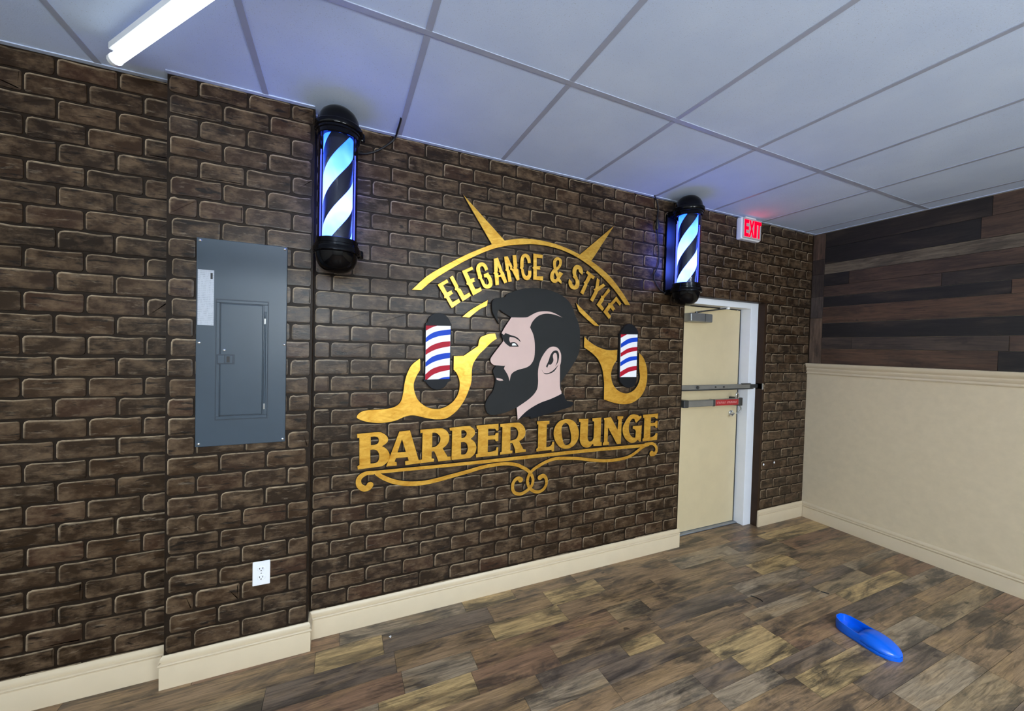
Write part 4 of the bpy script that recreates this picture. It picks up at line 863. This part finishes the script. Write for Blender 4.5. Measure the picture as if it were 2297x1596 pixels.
def barber_pole(x, y, phase, label):
    t = empty('barber_pole', (x, 0.0, 1.89))
    tag(t, label, 'barber pole', 'lit barber poles on the sign wall')
    Z = lambda z: z
    top = [(0.0, 2.686), (0.030, 2.684), (0.056, 2.674), (0.077, 2.655), (0.090, 2.630), (0.0955, 2.605), (0.097, 2.596), (0.106, 2.594), (0.1085, 2.590), (0.1085, 2.572), (0.1065, 2.568), (0.101, 2.566), (0.101, 2.556), (0.096, 2.553), (0.096, 2.536), (0.0925, 2.533), (0.086, 2.533), (0.086, 2.545), (0.0, 2.545)]
    MB().lathe(top, x, y, 48).build('top_cap', M['black'], t, sm=30)
    bot = [(0.0, 1.890), (0.030, 1.8925), (0.056, 1.903), (0.077, 1.922), (0.090, 1.947), (0.0955, 1.972), (0.097, 1.982), (0.106, 1.984), (0.1085, 1.988), (0.1085, 2.006), (0.1065, 2.010), (0.101, 2.012), (0.101, 2.022), (0.096, 2.026), (0.096, 2.047), (0.0925, 2.050), (0.086, 2.050), (0.086, 2.040), (0.0, 2.040)]
    MB().lathe(bot, x, y, 48).build('bottom_cap', M['black'], t, sm=30)
    for z0, z1, nm in ((2.560, 2.600, 'upper_bracket'), (1.978, 2.018, 'lower_bracket')):
        MB().box(x - 0.062, x + 0.062, y + 0.06, -0.004, z0, z1).build(nm, M['black'], t, bevel=0.006)
        MB().lathe([(0.0, z1 + 0.001), (0.013, z1), (0.016, z1 - 0.006), (0.016, z0 + 0.006), (0.013, z0), (0.0, z0 - 0.001)], x + 0.105, y + 0.025, 16).build('cap_lug', M['black'], t, sm=40)
    MB().box(x - 0.070, x + 0.070, -0.016, -0.004, 1.99, 2.59).build('back_plate', M['plate'], t, bevel=0.003)
    for sx in (-0.074, 0.070): MB().box(x + sx, x + sx + 0.004, -0.022, -0.004, 2.0, 2.58).build('plate_edge', M['black'], t)
    MB().lathe([(0.0885, 2.046), (0.0885, 2.537)], x, y, 56).build('glass_tube', M['glass'], t, sm=60)
    drum_stripes('lit_stripe', M['glow'], t, x, y, 0.066, 2.045, 2.540, 0.56, 0.25, 0.0, 0.52, phase)
    drum_stripes('dark_stripe', M['blackdrum'], t, x, y, 0.066, 2.045, 2.540, 0.56, 0.25, 0.52, 1.0, phase)
    for a in (112, 68):
        ca, sa = math.cos(R(a)), math.sin(R(a))
        MB().cyl((x + 0.0755 * ca, y + 0.0755 * sa, 2.05), (x + 0.0755 * ca, y + 0.0755 * sa, 2.52), 0.0035, 8).build('led_strip', M['blue_led'], t)
    return t

POLE_Y = -0.150
barber_pole(-0.291, POLE_Y, 0.17, 'lit black and white barber pole beside the brick pilaster')
barber_pole(2.036, POLE_Y, 0.32, 'lit black and white barber pole above the exit door')

o = empty('power_cord', (-0.19, -0.03, 2.55)); tag(o, 'thin black power cord running from left barber pole into the ceiling', 'cord')
tube('cable', [(-0.235, -0.06, 2.552), (-0.19, -0.022, 2.553), (-0.14, -0.012, 2.570), (-0.085, -0.012, 2.604), (-0.03, -0.013, 2.655), (-0.012, -0.03, 2.680), (-0.008, -0.07, 2.6915), (-0.006, -0.15, 2.6925), (-0.006, -0.19, 2.697)], 0.005, M['rubber'], o)
o = empty('power_cord', (1.87, -0.03, 2.0)); tag(o, 'black power cord with inline switch hanging beside right barber pole', 'cord')
tube('cable', [(1.822, -0.03, 2.697), (1.845, -0.018, 2.685), (1.868, -0.012, 2.662), (1.879, -0.012, 2.609), (1.871, -0.014, 2.492), (1.889, -0.012, 2.379), (1.903, -0.012, 2.215), (1.860, -0.012, 2.11), (1.890, -0.012, 2.05), (1.925, -0.014, 2.012), (1.955, -0.016, 2.000)], 0.004, M['rubber'], o)
MB().lathe([(0.0, 2.455), (0.008, 2.458), (0.013, 2.475), (0.013, 2.515), (0.008, 2.532), (0.0, 2.535)], 1.872, -0.016, 14).build('inline_switch', M['rubber'], o, sm=40)

# ------------------------------------------------------------------ exit sign
ex = empty('exit_sign', (2.864, 0.0, 2.50)); tag(ex, 'white box sign with glowing red EXIT letters near the ceiling', 'exit sign')
MB().box(2.743, 2.985, -0.058, -0.0035, 2.500, 2.684).build('housing', M['white'], ex, bevel=0.014, bseg=3)
MB().box(2.752, 2.976, -0.066, -0.055, 2.509, 2.675).build('face_plate', M['sign_face'], ex, bevel=0.008, bseg=3)
MB().box(2.80, 2.93, -0.05, -0.012, 2.682, 2.694).build('canopy', M['white'], ex, bevel=0.003)
cu = bpy.data.curves.new('t', 'FONT')
x = 2.764
for chn, wd in (('E', 0.052), ('X', 0.062), ('I', 0.028), ('T', 0.052)):
    cu.body = chn; cu.extrude = 0.05; cu.offset = 0.03
    ob = bpy.data.objects.new('t', cu); COL.objects.link(ob); bpy.context.view_layer.update()
    me = bpy.data.meshes.new_from_object(ob.evaluated_get(bpy.context.evaluated_depsgraph_get())); bpy.data.objects.remove(ob)
    xs = [v.co.x for v in me.vertices]; ys = [v.co.y for v in me.vertices]
    sx, sy = wd / (max(xs) - min(xs)), 0.138 / (max(ys) - min(ys))
    me.transform(Matrix.Translation((x, -0.066, 2.522)) @ Matrix.Rotation(R(90), 4, 'X') @ Matrix.Diagonal((sx, sy, 0.06, 1)) @ Matrix.Translation((-min(xs), -min(ys), 0)))
    me.materials.clear()
    link('letter_' + chn.lower(), me, M['exit_red'], ex)
    x += wd + 0.004

# ------------------------------------------------------------------ the sign
YF, YBK = -0.022, -0.0036
def board(parent, name, polys, front=YF, mats=None, back=YBK, bevel=0.0012):
    me = cutout_mesh(name, polys, front, back, bevel)
    return link(name, me, mats or [M['gold'], M['sign_edge']], parent)
def base_of(items):
    xs = [p[0] for _, ps in items for p in ps[0]]; zs = [p[1] for _, ps in items for p in ps[0]]
    return ((min(xs) + max(xs)) / 2, 0.0, min(zs))
GOLD = [M['gold'], M['sign_edge']]
for key, lab in (('BL', 'large gold slab-serif lettering in one line below the bearded head'), ('ES', 'small gold lettering set in an arc above the bearded head')):
    t = empty('lettering', base_of(SHAPES[key])); tag(t, lab, 'lettering')
    for nm, ps in SHAPES[key]:
        board(t, 'ampersand' if nm == 'ampersand' else 'letter_' + nm.lower(), ps)
t = empty('gold_arch', base_of(SHAPES['ARCH'])); tag(t, 'gold arch with two long spikes above the arced lettering', 'sign ornament')
for nm, ps in SHAPES['ARCH']: board(t, 'arch_band' if nm == 'band' else 'spike', ps, YF if nm == 'band' else YF + 0.0003)
for (nm, ps), lab in zip(SHAPES['STRIP'], ('short gold slanted strip above the left striped pole sign', 'short gold slanted strip right of the bearded head')):
    me = cutout_mesh('gold_strip', ps, YF, YBK); o = link('gold_strip', me, GOLD); tag(o, lab, 'sign ornament')
for (nm, ps), lab in zip(SHAPES['RAZ'], ('gold curved razor handle left of the bearded head', 'gold curved scissor handle right of the bearded head')):
    me = cutout_mesh('gold_ornament', ps, YF, YBK); o = link('gold_ornament', me, GOLD); tag(o, lab, 'sign ornament')
for key, lab in (('SP1', 'flat striped barber pole cutout inside the left gold handle'), ('SP2', 'flat striped barber pole cutout inside the right gold handle')):
    t = empty('pole_cutout', base_of(SHAPES[key])); tag(t, lab, 'sign ornament', 'striped pole cutouts')
    face = None
    for nm, ps in SHAPES[key]:
        if nm == 'board': board(t, nm, ps, -0.0235, [M['sign_black'], M['sign_edge']])
        elif nm == 'face': face = board(t, 'white_panel', ps, -0.0247, [M['white_paint'], M['sign_edge']], -0.0230, 0.0002)
        elif 'cap' in nm: board(t, nm, ps, -0.0265, [M['sign_black'], M['sign_edge']])
        else: board(face, nm, ps, -0.0253, [M['red'] if 'red' in nm else M['blue']] * 2, -0.0244, 0.0001)
t = empty('bearded_head', base_of(SHAPES['HEAD'])); tag(t, 'painted cutout of a bearded man in profile with swept-back hair', 'sign figure')
sk = None
for nm, ps in SHAPES['HEAD']:
    if nm == 'hair': board(t, 'hair_and_beard', ps, YF, [M['hair'], M['sign_edge']])
    elif nm == 'face': sk = board(t, 'face', ps, -0.0232, [M['skin']] * 2, -0.0215, 0.0002)
    elif nm == 'neck': nk = board(t, 'ear_and_neck', ps, -0.0232, [M['skin']] * 2, -0.0215, 0.0002)
    elif nm == 'eyebrow': eb = board(sk, 'eyebrow', ps, -0.0240, [M['hair']] * 2, -0.0228, 0.0002)
    elif nm == 'eye': board(sk, 'eye', ps, -0.0246, [M['white_paint']] * 2, -0.0236, 0.0001)
    elif nm == 'lip': board(t, 'lip', ps, -0.0230, [M['skin']] * 2, -0.0215, 0.0002)
    elif nm == 'collar': board(t, 'collar', ps, -0.0240, [M['sign_black'], M['sign_edge']])
    else: board(nk, nm, ps, -0.0240, [M['hair']] * 2, -0.0228, 0.0002)
t = empty('gold_flourish', (0.7, 0.0, 0.58)); tag(t, 'gold scrollwork underline beneath the large lettering', 'sign ornament')
for i, (nm, pts) in enumerate(STROKES):
    link(nm, ribbon_mesh(nm, pts, YF + 0.0012 + 0.0003 * i, YBK), GOLD, t)

# ------------------------------------------------------------------ ceiling lamps and added fill panels
def led_tube(p0, p1, strength, label):
    p0, p1 = Vector(p0), Vector(p1)
    t = empty('led_tube_lamp', ((p0.x + p1.x) / 2, (p0.y + p1.y) / 2, p0.z)); tag(t, label, 'lamp', 'LED tube lamps under the ceiling')
    d = (p1 - p0).normalized(); s = Vector((-d.y, d.x, 0))
    MB().cyl(p0, p1, 0.020, 14).build('diffuser', emit('led_tube_glow', LED_COLOR, strength), t, sm=50)
    up = Vector((0, 0, 0.026))
    if H - p0.z < 0.1: q = [s * 0.022 + up, s * -0.022 + up, s * -0.022 + up * 1.9, s * 0.022 + up * 1.9]
    if H - p0.z < 0.1: MB().extrude(q, p0, p1).build('housing', M['white'], t)
    for p, e in ((p0, -1), (p1, 1)): MB().cyl(p, p + d * 0.02 * e, 0.022, 14).build('end_cap', M['white'], t, sm=50)
    for k in (0.2, 0.8):
        p = p0.lerp(p1, k)
        MB().cyl(p + up * 0.7, (p.x, p.y, H), 0.004, 8).build('hanger', M['steel'], t, sm=50)
for a in LED_TUBES: led_tube(*a)
for x0, x1, y0, y1, st, lab in FILL_PANELS:
    t = empty('ceiling_lamp', ((x0 + x1) / 2, (y0 + y1) / 2, H)); tag(t, lab, 'lamp', 'LED panels in the ceiling')
    MB().box(x0 + 0.015, x1 - 0.015, y0 + 0.015, y1 - 0.015, H - 0.008, H - 0.002).build('diffuser', emit('led_panel_glow', LED_COLOR, st), t)
    for q in ((x0, x1, y0, y0 + 0.0148), (x0, x1, y1 - 0.0148, y1), (x0, x0 + 0.0148, y0 + 0.015, y1 - 0.015), (x1 - 0.0148, x1, y0 + 0.015, y1 - 0.015)):
        MB().box(*q, H - 0.012, H - 0.0015).build('rim', M['white'], t)

# ------------------------------------------------------------------ small things on the floor and wall
sc = empty('rubber_clog', (2.377, -1.14, 0.0)); tag(sc, 'glossy blue rubber clog lying on the plank floor', 'shoe')
CL0, CLL = Vector((2.385, -1.000)), 0.285                      # heel end, length; it points away from the wall
cax = Vector((-0.06, -1.0)).normalized(); csd = Vector((cax.y, -cax.x))
def interp(tab, s_):
    for (a0, v0), (a1, v1) in zip(tab, tab[1:]):
        if s_ <= a1: return v0 + (v1 - v0) * (s_ - a0) / (a1 - a0)
    return tab[-1][1]
CW = [(0, 0.018), (0.04, 0.034), (0.12, 0.047), (0.25, 0.053), (0.45, 0.056), (0.62, 0.062), (0.78, 0.060), (0.90, 0.046), (0.97, 0.026), (1, 0.010)]
CH = [(0, 0.060), (0.2, 0.054), (0.42, 0.050), (0.55, 0.070), (0.70, 0.066), (0.85, 0.052), (0.95, 0.038), (1, 0.026)]
def cp(s_, u, z): return (*(CL0 + cax * CLL * s_ + csd * u), z)
SS = [0, 0.02, 0.05, 0.09, 0.14, 0.2, 0.28, 0.36, 0.44, 0.52, 0.6, 0.68, 0.76, 0.84, 0.9, 0.95, 0.98, 1.0]
m = MB(); vs = []                                             # sole slab with rounded edge
for s_ in SS:
    w = interp(CW, s_) * 1.2; vs += [cp(s_, -w * 0.94, 0.0), cp(s_, -w * 1.03, 0.008), cp(s_, -w, 0.020), cp(s_, w, 0.020), cp(s_, w * 1.03, 0.008), cp(s_, w * 0.94, 0.0)]
fs = [(i * 6 + k, i * 6 + (k + 1) % 6, (i + 1) * 6 + (k + 1) % 6, (i + 1) * 6 + k) for i in range(len(SS) - 1) for k in range(6)] + [tuple(range(6)), tuple(range((len(SS) - 1) * 6, len(SS) * 6))]
m.add(vs, fs).build('sole', M['blue_plastic'], sc, sm=50)
def shell(name, ss, closed):
    rows_ = []
    for s_ in ss:
        w, h = interp(CW, s_) * 1.2, interp(CH, s_)
        r_ = []
        if closed:
            for k in range(13):
                a = math.pi * k / 12
                r_.append(cp(s_, w * math.copysign(abs(math.cos(a)) ** 0.7, math.cos(a)), 0.018 + (h - 0.018) * math.sin(a) ** 0.8))
        rows_.append(r_)
    m = MB(); vs = [p for r_ in rows_ for p in r_]; n_ = 13
    m.add(vs, [(i * n_ + k, i * n_ + k + 1, (i + 1) * n_ + k + 1, (i + 1) * n_ + k) for i in range(len(ss) - 1) for k in range(n_ - 1)])
    o = m.build(name, M['blue_plastic'], sc, sm=70)
    md = o.modifiers.new('thick', 'SOLIDIFY'); md.thickness = 0.004; md.offset = -1
    return o
shell('upper', [0.42, 0.45, 0.5, 0.56, 0.62, 0.68, 0.74, 0.8, 0.85, 0.9, 0.94, 0.97, 0.99, 1.0], True)
path = [(s_, -1) for s_ in (0.50, 0.42, 0.34, 0.26, 0.19, 0.13, 0.08, 0.04, 0.015, 0.0)] + [(s_, 1) for s_ in (0.0, 0.015, 0.04, 0.08, 0.13, 0.19, 0.26, 0.34, 0.42, 0.50)]
m = MB(); vs = []
for s_, sg in path:
    w, h = interp(CW, s_) * 1.2, interp(CH, min(s_, 0.42))
    vs += [cp(s_, sg * w, 0.016), cp(s_, sg * (w + 0.002), 0.035), cp(s_, sg * (w - 0.003), h), cp(s_ + (0.012 if s_ < 0.03 else 0), sg * max(0.001, w - 0.007), h - 0.001), cp(s_ + (0.012 if s_ < 0.03 else 0), sg * max(0.001, w - 0.005), 0.018)]
m.add(vs, [(i * 5 + k, i * 5 + k + 1, (i + 1) * 5 + k + 1, (i + 1) * 5 + k) for i in range(len(path) - 1) for k in range(4)])
m.build('heel_wall', M['blue_plastic'], sc, sm=60)
for pts, lab in (([(2.150, -0.640, 0.003), (2.166, -0.662, 0.003), (2.172, -0.690, 0.003), (2.168, -0.705, 0.003)], 'curved black scrap on the floor in front of the exit door'), ([(2.634, -0.784, 0.003), (2.645, -0.800, 0.003), (2.656, -0.818, 0.003)], 'straight black scrap on the floor near the blue clog')):
    o = tube('floor_scrap', pts, 0.003, M['rubber']); tag(o, lab, 'scrap')
c = MB().add([(-0.012, -0.136, 0.0), (0.002, -0.139, 0.0), (-0.004, -0.152, 0.0), (-0.002, -0.142, 0.007)], [(0, 1, 2), (0, 3, 1), (1, 3, 2), (2, 3, 0)]).build('paint_chip', M['white']); tag(c, 'tiny white chip on the floor by the long baseboard', 'chip')
for (x, z), lab in (((3.225, 0.556), 'pale screw anchor in brick right of exit door, nearer the door'), ((3.375, 0.560), 'pale screw anchor in brick right of exit door, nearer the corner')):
    s = MB().lathe([(0.0, 0.004), (0.007, 0.003), (0.010, 0)], 0, 0, 14).mesh('screw_anchor')
    s.transform(Matrix.Translation((x, -0.0036, z)) @ Matrix.Rotation(R(90), 4, 'X')); smooth(s, 50)
    tag(link('screw_anchor', s, M['white']), lab, 'screw')
